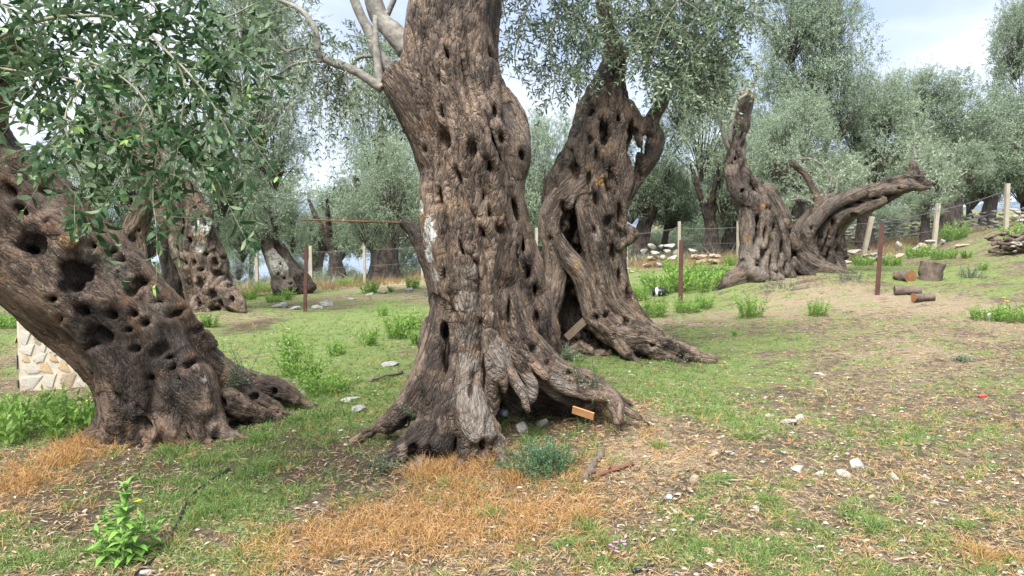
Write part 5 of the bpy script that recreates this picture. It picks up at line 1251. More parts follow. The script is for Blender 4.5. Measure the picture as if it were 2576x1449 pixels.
for a in [(930, 738, 34, 0, "bright weed clump at the foot of the pale post left of the central trunk"), (1038, 726, 30, 0, "bright weed clump beside a grey stone, touching the central trunk's left outline"), (1005, 852, 62, 0, "largest bright weed clump on the lawn left of the central trunk"), (1040, 830, 44, 1, "bright weed clump just behind the largest one left of the central trunk"),
          (740, 945, 100, 3, "tall bright weed standing right of the leaning trunk's roots"), (775, 965, 60, 1, "weed clump at the right foot of the tall bright weed"), (820, 990, 50, 2, "low spreading weed patch below the tall bright weed"), (845, 895, 40, 1, "small weed clump between the tall weed and the central trunk"), (925, 870, 46, 1, "weed clump on the lawn halfway to the central trunk"),
          (962, 795, 26, 1, "low weed clump beyond the largest one on the left lawn"), (728, 755, 30, 1, "small weed clump left of the rusty post"), (1055, 868, 36, 1, "weed clump pressed against the central trunk's left root"), (730, 870, 30, 1, "yellowish weed shoot above the tall bright weed"), (530, 822, 34, 1, "weed shoot at the foot of the honeycombed trunk"),
          (870, 720, 20, 2, "low weeds in front of the plank by the fence"), (140, 1090, 85, 4, "broad leafy weed patch in front of the masonry block"), (60, 1060, 50, 4, "weed patch left of the broad one below the masonry block"), (205, 1075, 60, 2, "weeds at the foot of the leaning trunk's left root"), (30, 825, 40, 2, "weed clump at the left edge beside the masonry block"), (75, 800, 30, 1, "weed clump behind the masonry block's top"),
          (1668, 735, 52, 2, "large weed clump behind the black plastic jug"), (1760, 728, 58, 2, "large weed clump right of the middle rusty post"), (1720, 705, 40, 2, "weed clump behind the middle rusty post"), (1800, 700, 34, 2, "weed patch left of the twisted tree's roots"), (1836, 668, 24, 0, "round weed clump by the pale post left of the twisted tree"), (1606, 755, 40, 0, "weed clump right beside the hollow trunk"), (1648, 798, 50, 0, "weed clump in front of the black plastic jug"),
          (1600, 800, 36, 1, "weed clump at the hollow trunk's right foot"), (1728, 785, 30, 2, "weed clump round the foot of the middle rusty post"), (1772, 776, 34, 0, "weed clump just right of the middle rusty post's foot"), (1887, 800, 50, 0, "lone weed clump below the twisted tree's left root"), (2056, 795, 38, 0, "lone weed clump on the straw right of centre"), (1686, 682, 30, 0, "weed clump in front of the white stone heap"),
          (2112, 652, 28, 0, "weed clump at the right foot of the twisted tree"), (2312, 648, 30, 2, "weed clump left of the tall pale post"), (2372, 652, 28, 2, "weed clump right of the tall pale post"), (2398, 605, 46, 0, "tall weed clump before the dry stone wall's black trunk"), (2430, 650, 22, 1, "small weed clump right of the sawn stump"), (2482, 806, 34, 2, "weed clump left of the white scrap at the right edge"), (2556, 808, 42, 2, "weed clump at the right edge beside the white scrap"),
          (2566, 625, 60, 0, "weed clump growing on the old log pile at the right edge"), (2240, 668, 24, 2, "weed row between right rusty post and tall pale post"), (2170, 668, 24, 2, "weed row left of the right rusty post"), (2470, 680, 22, 1, "small weed clump below the log pile"), (2420, 600, 30, 3, "tall thin weed beside the dry stone wall"), (1850, 845, 14, 1, "tiny weed tuft on the straw below the lone clump"), (985, 735, 16, 1, "tiny weed tuft beside the grey stones left of the central trunk"), (660, 735, 22, 2, "grassy weed patch at the foot of the far left pale post"), (690, 760, 20, 2, "grassy weed patch between honeycombed trunk and rusty post"), (620, 755, 26, 2, "grassy weed patch right of the honeycombed trunk")]:
    put_weed(*a)

# the single leafy plant in the foreground: every leaf its own
rs = np.random.RandomState(4)
p0 = gp(315, 1395); H0 = 175 * psz(p0[1])
HERO = empty("weed_plant", p0, "tall leafy bright green weed standing alone at bottom left", "weed")
b1 = Bag(); leaves(b1, np.zeros((1, 3)), np.array([[0, 1.0, 0]]), np.array([[0, 0, 1.0]]), 1.0, 1.0, np.array([.55]), True, .22)
hero_leaves = []
for k in range(4):
    b1 = Bag(); leaves(b1, np.zeros((1, 3)), np.array([[0, 1.0, 0]]), np.array([[0, 0, 1.0]]), 1.0, 1.0, np.array([.3 + .2 * k]), True, .20 + .05 * k)
    m_ = b1.mesh("leaf"); m_.materials.append(M_WEED2); hero_leaves.append(m_)
for sx, sy, hh, nl in [(0, 0, 1.0, 46), (.07, -.03, .62, 24), (-.08, .02, .56, 22), (.04, -.09, .46, 16), (-.06, -.07, .42, 16), (.11, .03, .38, 14)]:
    st = Bag(); top = np.array([sx * 1.5 + rs.uniform(-.02, .02), sy * 1.5, H0 * hh]); P = catmull(np.array([[sx, sy, -.02], [sx * 1.1, sy * 1.2, H0 * hh * .5], top]), 5)
    tube(st, P, np.linspace(.006, .002, len(P)), 6); put("stem", st.mesh("stem"), M_STEM, parent=HERO)
    for j in range(nl):
        f = (j + 1) / nl; q = P[int(f * (len(P) - 1))] + np.array([0, 0, rs.uniform(-.01, .01)])
        a = j * 2.4; el = .25 + .9 * f ** 1.5
        d = np.array([math.cos(a) * math.cos(el), math.sin(a) * math.cos(el), math.sin(el)]); sxv = unit(np.cross(d, [0, 0, 1.0])); n_ = np.cross(sxv, d)
        ln = (.145 - .07 * f) * rs.uniform(.85, 1.15) * (1 if hh > .8 else .8)
        o = bpy.data.objects.new("leaf", hero_leaves[j % 4]); col.objects.link(o); o.parent = HERO
        M = Matrix([[*v] for v in np.stack([sxv * ln * .34, d * ln, n_ * ln], 1)]).to_4x4(); M.translation = Vector(q); o.matrix_local = M
# small grey-green shrubs and sprigs
def shrub(name, px, py, wpx, hpx, n, leaf, lw, mat, label, cat="shrub", up=.8, perm=40):
    p = gp(px, py); u = psz(p[1]); rs = np.random.RandomState(int(px)); b = Bag()
    S = rs.normal(size=(n, 3)) * [wpx * u * .18, wpx * u * .18, 0]; D = S * 3 / (wpx * u) + rs.normal(size=(n, 3)) * .45 + [0, 0, up]
    st = Bag(); sprigs(rs, S, D, hpx * u * rs.uniform(.5, 1.1, n), leaf, lw, perm, .05, False, st, .0022, b)
    b.add(np.concatenate(st.V), [np.concatenate(st.F)], rnd=np.full(st.n, .2)); put(name, b.mesh(name), mat, loc=p, label=label, cat=cat)
shrub("shrub", 1365, 1185, 150, 80, 190, .028, .009, M_SHRUB, "feathery blue-green shrub at the right foot of the central trunk")
shrub("shrub", 965, 1185, 90, 60, 40, .03, .008, M_SPRIG, "grey twiggy shrub at the left foot of the central trunk")
def sprig_on(S_sdf, px, py, wpx, n, hpx, mat, label, leaf=.028):
    c = S_sdf.look(px, py); rs = np.random.RandomState(int(px)); b = Bag(); u = psz(c[1])
    S = rs.normal(size=(n, 3)) * wpx * u * .15; D = rs.normal(size=(n, 3)) * .5 + [0, -.5, .7]
    st = Bag(); sprigs(rs, S, D, hpx * u * rs.uniform(.5, 1.1, n), leaf, .009, 30, .0, False, st, .0022, b)
    b.add(np.concatenate(st.V), [np.concatenate(st.F)], rnd=np.full(st.n, .3)); put("olive_sucker", b.mesh("olive_sucker"), mat, loc=c, label=label, cat="sprig")
sprig_on(S_LEFT, 600, 965, 60, 26, 80, M_SPRIG, "grey sprig tuft growing on the right flank of the leaning trunk"); sprig_on(S_LEFT, 360, 712, 50, 14, 46, M_SPRIG, "small green sprig sprouting from a hollow high on the leaning trunk")
sprig_on(S_MAIN, 1040, 1050, 60, 22, 64, M_SPRIG, "olive sucker in the charred hollow at the central trunk's left root"); sprig_on(S_MAIN, 1500, 975, 60, 16, 56, M_SPRIG, "olive sucker on the central trunk's long right root"); sprig_on(S_MAIN, 1445, 960, 40, 10, 44, M_SPRIG, "thin sucker in the middle of the central trunk's right root")
for px, py, w, h, lab in [(1700, 905, 110, 34, "dark leafy suckers along the hollow tree's right root"), (1420, 905, 90, 40, "grassy suckers before the hollow tree's opening"), (700, 1020, 90, 60, "grey suckers beside the leaning tree's right root"), (2130, 705, 110, 26, "dark suckers at the end of the twisted tree's right root"), (1960, 725, 150, 26, "low suckers in front of the twisted tree's roots"), (1905, 660, 60, 24, "pale suckers in the crook of the twisted tree's left root"), (2420, 910, 40, 14, "small dark leafy tuft on the open ground at right"), (1720, 655, 70, 18, "grey-green bush on top of the white stone heap"), (2440, 700, 80, 30, "thin yellow flowered weed right of the sawn stump")]:
    shrub("shrub", px, py, w, h, 40, .045, .012, M_SPRIG, lab)

# ---- grass, dry stalks, fallen leaves, pebbles: uncountable
M_GRASS = leaf_mat("grass_blade", (.155, .24, .065), (.19, .285, .09), young=(.40, .46, .18), trans=.25, rough=.6, spec=.2)
M_DRY = leaf_mat("dry_grass_blade", (.45, .265, .11), (.46, .28, .12), young=(.64, .48, .27), trans=.2, rough=.8, spec=.1)
M_STRAW = leaf_mat("straw", (.46, .32, .17), (.46, .32, .17), young=(.68, .54, .36), trans=.1, rough=.9, spec=.1)
M_LITTER = leaf_mat("fallen_leaf", (.28, .205, .145), (.42, .36, .29), young=(.58, .52, .43), trans=.05, rough=.8, spec=.2)
M_CHIP = plain("limestone_chip", (.40, .365, .31), .9, .2, .3, 6)
def scatter(rs, n, y0=2.7, y1=24.0, power=1.0):
    u = rs.rand(n); y = 1 / (1 / y0 - u * (1 / y0 - 1 / y1)); x = rs.uniform(-1, 1, n) * (.78 * y + .7)
    return x, y
def tufts(rs, x, y, blades, h, w, lean, bag, near=7.0, flat=0.0):
    z = ground_z(x, y)
    k = len(x); n = k * blades
    P = np.repeat(np.stack([x, y, z], 1), blades, 0); sz = np.repeat(h, blades) * rs.uniform(.5, 1.15, n)
    a = rs.uniform(0, 6.28, n); r = rs.rand(n)
    P[:, :2] += np.stack([np.cos(a), np.sin(a)], 1) * (r * .022)[:, None]
    out = np.stack([np.cos(a), np.sin(a), np.zeros(n)], 1) * (lean * (.3 + r))[:, None]
    D = unit(out + np.array([0, 0, 1.0]) * (1 - flat) + rs.normal(size=(n, 3)) * .18)
    S = unit(np.cross(D, rs.normal(size=(n, 3)))) ; W = np.repeat(w, blades)[:, None] * .5
    tip = P + D * sz[:, None] + out * sz[:, None] * .45 - np.array([0, 0, .25]) * sz[:, None] * (r * lean)[:, None]
    rnd = np.clip(np.repeat(rs.beta(2, 2, k), blades) * .75 + rs.rand(n) * .3, 0, 1)
    f = P[:, 1] > near
    if f.any():
        V = np.stack([P[f] - S[f] * W[f], P[f] + S[f] * W[f], tip[f]], 1).reshape(-1, 3); bag.add(V, [np.arange(len(V)).reshape(-1, 3)], rnd=np.repeat(rnd[f], 3))
    g = ~f
    if g.any():
        m = P[g] + D[g] * sz[g][:, None] * .55
        V = np.stack([P[g] - S[g] * W[g], P[g] + S[g] * W[g], m - S[g] * W[g] * .8, m + S[g] * W[g] * .8, tip[g]], 1).reshape(-1, 3); b = np.arange(g.sum())[:, None] * 5
        bag.add(V, [b + [0, 1, 3, 2], b + [2, 3, 4]], rnd=np.repeat(rnd[g], 5))
rs = np.random.RandomState(77)
x, y = scatter(rs, 60000); g, d, st, so = cover(x, y)
k = rs.rand(len(x)) < np.clip(1.3 * (g - .24), 0.02, 1)
bag = Bag(); tufts(rs, x[k], y[k], 7, rs.uniform(.022, .055, k.sum()) * (1 + .45 * g[k]), np.full(k.sum(), .0034) * (1 + y[k] / 22), .75, bag)
for (bx, by, br_, nn) in [(-.4, 5.15, 1.15, 200), (-2.6, 5.35, 1.25, 200), (1.1, 8.9, 1.5, 260), (5.4, 15.0, 2.2, 260), (-5.5, 13.5, 1.5, 120)]:
    a = rs.uniform(0, 6.28, nn); q = br_ * rs.uniform(.55, 1.1, nn); tufts(rs, bx + np.cos(a) * q, by + np.sin(a) * q * .8, 9, rs.uniform(.04, .10, nn), np.full(nn, .004), .8, bag)
for px, py, sz in [(430, 1140, 1.2), (650, 1112, 1.3), (660, 1178, 1.2), (560, 1255, 1.0), (590, 1275, 1.0), (520, 1290, .9), (760, 1060, 1.1), (820, 1050, 1.0), (1890, 1105, 1.1), (1660, 1130, .8), (1480, 1345, 1.2), (1430, 1380, 1.0), (1520, 1370, 1.1), (2140, 1300, 1.2), (2200, 1330, 1.1), (2050, 1340, 1.1), (1930, 1265, .9), (1810, 1215, .9), (2420, 1330, 1.0), (1330, 1120, 1.1), (1350, 1095, 1.0), (1230, 1300, .8), (300, 1420, 1.1), (400, 1390, 1.0), (620, 1200, 1.1)]:
    p = gp(px, py); nn = 16; a = rs.uniform(0, 6.28, nn); q = .07 * sz * rs.rand(nn); tufts(rs, p[0] + np.cos(a) * q, p[1] + np.sin(a) * q, 8, rs.uniform(.05, .10, nn) * sz, np.full(nn, .0042), .95, bag)
put("grass", bag.mesh("grass"), M_GRASS, kind="stuff"); print("grass", bag.n, k.sum())
x, y = scatter(rs, 42000, 2.7, 14); g, d, st, so = cover(x, y)
k = rs.rand(len(x)) < np.clip(.95 * (d - .30), 0.035, .75)
bag = Bag(); tufts(rs, x[k], y[k], 8, rs.uniform(.035, .085, k.sum()) * (1 + .5 * d[k]), np.full(k.sum(), .0028), .95, bag)
for px, py, r_ in [(1150, 1165, .10), (1200, 1175, .12), (1240, 1165, .09), (1100, 1190, .12), (1060, 1200, .10), (1290, 1210, .10), (190, 1130, .14), (230, 1110, .10), (150, 1165, .12), (60, 1215, .14), (1180, 1215, .14)]:
    p = gp(px, py); nn = 46; a = rs.uniform(0, 6.28, nn); q = r_ * np.sqrt(rs.rand(nn)); tufts(rs, p[0] + np.cos(a) * q, p[1] + np.sin(a) * q, 7, rs.uniform(.07, .16, nn), np.full(nn, .0028), .7, bag)
put("dry_grass", bag.mesh("dry_grass"), M_DRY, kind="stuff"); print("dry", bag.n, k.sum())
x, y = scatter(rs, 120000, 2.7, 22); g, d, st, so = cover(x, y)
k = rs.rand(len(x)) < np.clip(.38 + .8 * st - .3 * g, .1, 1); x, y = x[k], y[k]; n = len(x)
a = rs.uniform(0, 6.28, n); D = np.stack([np.cos(a), np.sin(a), rs.normal(size=n) * .18], 1)
bag = Bag(); leaves(bag, np.stack([x, y, ground_z(x, y) + rs.uniform(.004, .02, n)], 1), D, np.array([0, 0, 1.0]) + rs.normal(size=(n, 3)) * .5, rs.uniform(.03, .10, n), .0021 * (1 + y / 9), rs.rand(n), False)
x, y = scatter(rs, 26000, 2.7, 18); g, d, st, so = cover(x, y); k = rs.rand(len(x)) < np.clip((.22 + .5 * st) * smooth(-2.5, 1.5, x) + .4 * st, .03, .8); x, y = x[k], y[k]
tufts(rs, x, y, 7, rs.uniform(.02, .055, len(x)), np.full(len(x), .0026) * (1 + y / 16), 1.1, bag)
put("dead_stalks", bag.mesh("dead_stalks"), M_STRAW, kind="stuff")
x, y = scatter(rs, 19000, 2.7, 12); n = len(x); a = rs.uniform(0, 6.28, n); D = np.stack([np.cos(a), np.sin(a), rs.normal(size=n) * .15], 1)
bag = Bag(); leaves(bag, np.stack([x, y, ground_z(x, y) + rs.uniform(.006, .024, n)], 1), D, np.array([0, 0, 1.0]) + rs.normal(size=(n, 3)) * .45, rs.uniform(.025, .055, n), rs.uniform(.006, .012, n), rs.rand(n), True)
put("fallen_leaves", bag.mesh("fallen_leaves"), M_LITTER, kind="stuff")
x, y = scatter(rs, 8000, 2.7, 13); k = rs.rand(len(x)) < np.clip(.25 + .55 * smooth(-.5, 2.2, x), 0, 1); x, y = x[k], y[k]; n = len(x)
oc = np.array([[1, 0, 0], [0, 1, 0], [-1, 0, 0], [0, -1, 0], [0, 0, 1], [0, 0, -1.0]]); of = np.array([[0, 1, 4], [1, 2, 4], [2, 3, 4], [3, 0, 4], [1, 0, 5], [2, 1, 5], [3, 2, 5], [0, 3, 5]])
sz = .004 + .016 * rs.rand(n) ** 3; V = oc[None] * rs.uniform(.5, 1.3, (n, 6, 1)) * sz[:, None, None] * [1.2, 1, .55]
a = rs.uniform(0, 6.28, n); ca, sa = np.cos(a)[:, None], np.sin(a)[:, None]
V = np.stack([V[..., 0] * ca - V[..., 1] * sa, V[..., 0] * sa + V[..., 1] * ca, V[..., 2]], -1) + np.stack([x, y, ground_z(x, y) + sz * .3], 1)[:, None]
bag = Bag(); bag.add(V.reshape(-1, 3), [(np.arange(n)[:, None, None] * 6 + of[None]).reshape(-1, 3)])
put("gravel", bag.mesh("gravel", False), M_CHIP, kind="stuff")
M_TALL = leaf_mat("tall_grass_blade", (.30, .20, .11), (.32, .22, .12), young=(.46, .34, .20), trans=.2, rough=.8, spec=.1)
# tall dry grass and bracken in a strip beyond the fence
n = 5200; x = rs.uniform(-14, 14, n); y = rs.uniform(21.5, 30, n)
bag = Bag(); tufts(rs, x, y, 6, rs.uniform(.12, .38, n), np.full(n, .012), .5, bag)
put("tall_dry_grass", bag.mesh("tall_dry_grass"), M_TALL, kind="stuff")
n = 2500; x = rs.uniform(-16, 16, n); y = rs.uniform(25, 40, n)
bag = Bag(); tufts(rs, x, y, 9, rs.uniform(.15, .6, n), np.full(n, .03), .6, bag)
put("undergrowth", bag.mesh("undergrowth"), M_SPRIG, kind="stuff")
print("ground cover", round(time.time() - T0, 1))

# ================================================================== THINGS
M_CONC = plain("concrete", (.36, .315, .25), .9, .2, .18, 7, .3)
M_RUST = plain("rusty_steel", (.080, .038, .029), .7, .3, .35, 9, .25)
M_RUST2 = plain("rusty_pipe", (.17, .075, .045), .75, .3, .35, 12, .2)
M_WIRE = plain("wire", (.16, .16, .16), .5, .5, .1)
M_STONE = plain("limestone", (.34, .32, .285), .9, .2, .32, 5, .5)
M_STONE_G = plain("grey_stone", (.26, .25, .235), .9, .2, .40, 7, .5)
M_STONE_T = plain("tan_stone", (.33, .26, .185), .9, .2, .35, 6, .5)
M_MORTAR = plain("mortar", (.47, .41, .33), .95, .1, .22, 9, .8)
M_LOG = plain("log_bark", (.13, .10, .08), .95, .1, .5, 12, .8)
M_WOOD = plain("grey_plank", (.16, .12, .09), .9, .2, .3, 14, .3)
M_CARD = plain("orange_board", (.40, .215, .095), .8, .2, .3, 14)
M_WHITE = plain("white_plastic", (.80, .80, .80), .4, .5, .05)
M_BLACK = plain("black_plastic", (.015, .016, .018), .35, .5, .2)
M_BLUE = plain("blue_plastic", (.02, .05, .30), .35, .5, .1)
M_PALEB = plain("pale_blue_plastic", (.45, .55, .85), .4, .5, .05)
M_RED = plain("red_plastic", (.60, .05, .05), .4, .5, .05)
M_BOTTLE = plain("bottle_plastic", (.35, .40, .45), .15, .6, .1)
M_YELLOW = plain("yellow_petal", (.80, .58, .02), .6)
M_PINK = plain("pink_petal", (.45, .20, .42), .7)
M_TWINE = plain("stick_bark", (.13, .105, .085), .9, .2, .35, 30, .4)

def rock_mesh(seed, sub=2, flat=.6, rough=.35):
    import bmesh
    bm = bmesh.new(); bmesh.ops.create_icosphere(bm, subdivisions=sub, radius=1)
    V = np.array([v.co[:] for v in bm.verts]); F = [[v.index for v in f.verts] for f in bm.faces]; bm.free()
    rs = np.random.RandomState(seed)
    for _ in range(14):                                        # flats broken off, as limestone breaks
        n = unit(rs.normal(size=3)); c = rs.uniform(.42, .8); d = V @ n
        V = V - np.outer(np.maximum(d - c, 0), n)
    V = V * (1 + rough * .35 * fbm(V[:, 0] * 1.8 + seed, V[:, 1] * 1.8, V[:, 2] * 1.8, 3)[:, None]) * [1, .8, flat]
    return mesh("rock", V, [F], None, False)
ROCKS = [[rock_mesh(10 * k + j, 2 + (j == 0)) for j in range(4)] for k in range(3)]
for k, m_ in enumerate((M_STONE, M_STONE_G, M_STONE_T)):
    for r in ROCKS[k]: r.materials.append(m_)
def rock(px, py, w, h, label, tone=0, name="stone", cat="stone", group=None, sink=.3, v=None):
    p = gp(px, py + h * .25); u = psz(p[1]); v = int(px) % 4 if v is None else v
    o = put(name, ROCKS[tone][v], loc=p + [0, 0, h * u * (.5 - sink)], rot=(0, 0, px * .71), label=label, cat=cat, group=group)
    o.scale = (w * u * .55, w * u * .55, h * u * .95); return o
G = "loose stones on the ground"
for a in [(2155, 1165, 52, 34, "largest white stone in the right foreground, angular", 0), (2120, 1190, 56, 16, "flat pale slab just below the largest white stone at right", 0), (2062, 1190, 28, 16, "small rounded pale stone left of the flat slab at right", 0), (2005, 1180, 50, 18, "flat pale stone left of the small rounded one at right", 0), (2055, 1208, 18, 14, "tiny white stone under the row of pale stones", 0),
          (1745, 1205, 34, 34, "tan broken stone left of the white stone row", 2), (1833, 1138, 36, 16, "white flat stone above the tan broken stone", 0), (1800, 1140, 28, 18, "brown stone touching the white flat stone", 2), (1890, 1090, 22, 22, "pointed white stone at the edge of the lawn at right", 0), (1985, 1060, 60, 20, "pale flat stone beyond the pointed one at right", 0), (2010, 1048, 40, 12, "low white chip behind the pale flat stone", 0), (1930, 1045, 24, 12, "small white stone at the tip of the green strip", 0),
          (1790, 1390, 46, 24, "brown rounded stone at the bottom, right of centre", 2), (1315, 1072, 54, 36, "pale angular stone in front of the central trunk's hollow", 0), (1362, 1062, 42, 26, "smaller pale stone touching the angular one before the hollow", 0), (905, 1030, 52, 30, "grey-white stone between the leaning tree and the central tree", 1), (880, 1003, 58, 16, "flat pale stone behind the grey-white one left of the central tree", 0),
          (710, 768, 70, 26, "grey rock slab left of the rusty post's foot", 1), (745, 775, 40, 16, "smaller grey rock beside the slab left of the rusty post", 1), (820, 762, 56, 26, "white rock right of the rusty post", 0), (795, 772, 44, 16, "low flat white rock touching the rusty post", 0), (885, 752, 28, 10, "pale rock farther right of the rusty post", 0), (930, 740, 26, 10, "small pale rock by the weed at the left fence", 0), (965, 736, 30, 10, "small grey rock in line with the weed at the left fence", 1), (1030, 728, 30, 14, "grey rock under the weed clump by the central trunk's left outline", 1),
          (985, 916, 60, 18, "dark grey stone lying left of the central tree", 1), (1528, 872, 34, 28, "tan stone inside the mouth of the hollow tree", 2), (1505, 862, 28, 20, "dark stone behind the tan one in the hollow tree", 1), (365, 1440, 50, 26, "white stone cut by the bottom edge at left", 0), (2195, 1255, 26, 18, "tan pebble in the right foreground", 2), (2250, 1198, 40, 14, "flat white stone right of the largest one", 0), (2330, 1200, 24, 12, "small white chip at far right foreground", 0), (1900, 1280, 30, 16, "bone pale stone with straw around it in the right foreground", 0), (1700, 1290, 30, 14, "pale stone left of the bone pale one", 0),
          (2420, 1200, 16, 10, "round white pebble at far right foreground", 0), (1925, 1000, 22, 10, "small white stone amid litter beyond the lawn", 0), (2060, 940, 26, 10, "small pale stone on the open ground right of centre", 0), (1740, 1310, 22, 12, "white chip near the bottom right of centre", 0), (1350, 1130, 40, 14, "flat grey stone half under the feathery shrub", 1), (1560, 676, 60, 12, "broken white slab at the foot of the pale post behind the hollow tree", 0), (1590, 684, 26, 8, "white chip right of the broken white slab", 0)]:
    rock(*a[:5], tone=a[5], group=G)

# ---- fence
POSTS = [(5, 705, 752, 20.5, 8), (645, 638, 725, 27.0, 9), (781, 618, 722, 25.0, 9), (916, 610, 715, 24.0, 8), (1062, 605, 702, 23.5, 8), (1350, 573, 680, 23.5, 8), (1576, 575, 670, 24.0, 8), (1709, 557, 662, 24.0, 8), (1857, 557, 652, 23.5, 8), (2006, 545, 655, 23.0, 9), (2180, 545, 655, 21.5, 12, -14), (2354, 512, 630, 20.5, 11, -6), (2532, 462, 575, 20.5, 11, -3)]
FEN = empty("fence", onground(0, 24), "chain link fence on pale concrete posts running across behind the grove", "fence")
def box_between(a, b, w, d, seg=1):
    a, b = np.asarray(a, float), np.asarray(b, float); t = unit(b - a); x = unit(np.cross([0, 1.0, 0] if abs(t[1]) < .9 else [1.0, 0, 0], t)); y = np.cross(t, x)
    V = []
    for p in (a, b):
        for sx, sy in ((-1, -1), (1, -1), (1, 1), (-1, 1)): V.append(p + x * sx * w / 2 + y * sy * d / 2)
    return np.array(V), [np.array([[3, 2, 1, 0], [4, 5, 6, 7], [0, 1, 5, 4], [1, 2, 6, 5], [2, 3, 7, 6], [3, 0, 4, 7]])]
def bevel(o, w=.008):
    m = o.modifiers.new("bevel", 'BEVEL'); m.width = w; m.segments = 2
base = np.array(FEN.location); tops = []
for q in POSTS:
    px, y0, y1, Y, w = q[:5]; lean = q[5] if len(q) > 5 else 0
    b0 = at(px + lean, 604, Y); g0 = onground(b0[0], Y); t0_ = at(px - (lean if lean else 0) * -1 * 0, y0, Y)
    if lean: t0_ = at(px - lean, y0, Y)
    bb = Bag(); bb.add(*box_between(g0 - [0, 0, .25] - base, t0_ - base, w * .85 * psz(Y), w * .8 * psz(Y)))
    o = put("post", bb.mesh("post", False), M_CONC, parent=FEN); bevel(o, .006); tops.append((g0, t0_))
wm = Bag(); tw_ = Bag()
for (g0, t0_), (g1, t1) in zip(tops[:-1], tops[1:]):
    L = np.linalg.norm(g1 - g0); n = int(L / .085); hgt = .92
    def pt(u, v): 
        g = g0 * (1 - u) + g1 * u; t = t0_ * (1 - u) + t1 * u
        return g + (t - g) * v * .86 + [0, .05, 0]
    H_ = np.linalg.norm(t0_ - g0) * .86; m_ = int(H_ / .085)
    off = np.array([0.0022, 0, 0.0022])
    P0, P1 = [], []
    for k in range(-m_, n):
        for sgn in (1, -1):
            a, b = (k, k + m_); va, vb = (0, 1) if sgn > 0 else (1, 0)
            ca, cb = max(a, 0), min(b, n)
            if cb <= ca: continue
            fa, fb = (ca - a) / m_, (cb - a) / m_
            P0.append(pt(ca / n, va + (vb - va) * fa)); P1.append(pt(cb / n, va + (vb - va) * fb))
    P0, P1 = np.array(P0), np.array(P1); q = len(P0); s_ = np.array([.0011, 0, 0]); s2 = np.array([0, .0011, 0])
    V = np.stack([P0 - s_, P0 + s_ * .5 + s2, P0 + s_ * .5 - s2, P1 - s_, P1 + s_ * .5 + s2, P1 + s_ * .5 - s2], 1).reshape(-1, 3); i = np.arange(q)[:, None] * 6
    wm.add(V - base, [np.concatenate([i + [0, 1, 4, 3], i + [1, 2, 5, 4], i + [2, 0, 3, 5]])])
    P = np.array([pt(u, .99) - [0, 0, .05 * math.sin(math.pi * u)] for u in np.linspace(0, 1, 9)]); tube(tw_, P - base, .006, 5)
    P = np.array([pt(u, .5) for u in np.linspace(0, 1, 3)]); tube(tw_, P - base, .004, 4)
put("wire_mesh", wm.mesh("wire_mesh"), M_WIRE, parent=FEN, kind="stuff"); put("tension_wire", tw_.mesh("tension_wire"), M_WIRE, parent=FEN)

# ---- rusty angle-iron posts and the bar
def angle_post(px0, y0, px1, y1, Y, label):
    b0 = at(px1, 604, Y); g0 = onground(b0[0], Y); t = at(px0, y0, Y); w = 11 * psz(Y); th = w * .16
    L = [(-.5, -.5), (.5, -.5), (.5, -.34), (-.34, -.34), (-.34, .5), (-.5, .5)]
    lo = np.array([[x * w, y * w, 0] for x, y in L]); lo = lo @ np.array([[.9, -.43, 0], [.43, .9, 0], [0, 0, 1]])
    V = np.vstack([lo + [0, 0, -.2], lo + (t - g0)]); n = 6
    F = [[(i, (i + 1) % n, n + (i + 1) % n, n + i) for i in range(n)], [(6, 7, 8, 9), (6, 9, 10, 11), (3, 2, 1, 0), (5, 4, 3, 0)]]
    o = put("rusty_post", mesh("rusty_post", V, F, None, False), M_RUST, loc=g0, label=label, cat="post", group="rusty angle iron posts"); return o
angle_post(774, 618, 766, 790, 14.0, "rusty iron post standing left of the central tree, beside flat rocks"); angle_post(1715, 604, 1715, 766, 14.2, "rusty iron post between the hollow tree and the twisted tree"); angle_post(2219, 562, 2210, 742, 13.2, "rusty iron post leaning slightly at right, near the cut logs")
b = Bag(); pA, pB = at(748, 552, 17.2), at(1030, 561, 16.9); tube(b, [pA - (pA + pB) / 2, pB - (pA + pB) / 2], [.018, .026], 8)
put("rusty_bar", b.mesh("rusty_bar"), M_RUST2, loc=(pA + pB) / 2, label="long thin rusty bar held level in the air by the slim leaning trunk", cat="bar")

# ---- low masonry block by the left edge: rubble bedded flush in mortar, slabs on top
_a, _b2 = gp(46, 984), gp(330, 962); _dx = unit((_b2 - _a) * [1, 1, 0]); _yaw = math.atan2(_dx[1], _dx[0]); _L = float(np.linalg.norm((_b2 - _a)[:2])); _H = 182 * psz(_a[1]); _Dp = .9
WELL = empty("masonry_block", _a, "low block of pale rubble masonry with a slab top behind the leaning trunk", "masonry block", rot=(0, 0, _yaw))
bb = Bag(); V, F = box_between((0, _Dp / 2, -.2), (0, _Dp / 2, _H), _Dp, _L); V = V[:, [0, 1, 2]]
V = np.array([[x, y, z] for z in (-.2, _H) for x, y in ((0, 0), (_L, 0), (_L, _Dp), (0, _Dp))]); bb.add(V, F); o = put("mortar_core", bb.mesh("mortar_core", False), M_MORTAR, parent=WELL); bevel(o, .03)
rs = np.random.RandomState(6)
M_STONE_W = plain("pale_rubble", (.46, .42, .36), .9, .2, .25, 7, .6); M_STONE_O = plain("ochre_rubble", (.42, .31, .19), .9, .2, .25, 7, .6)
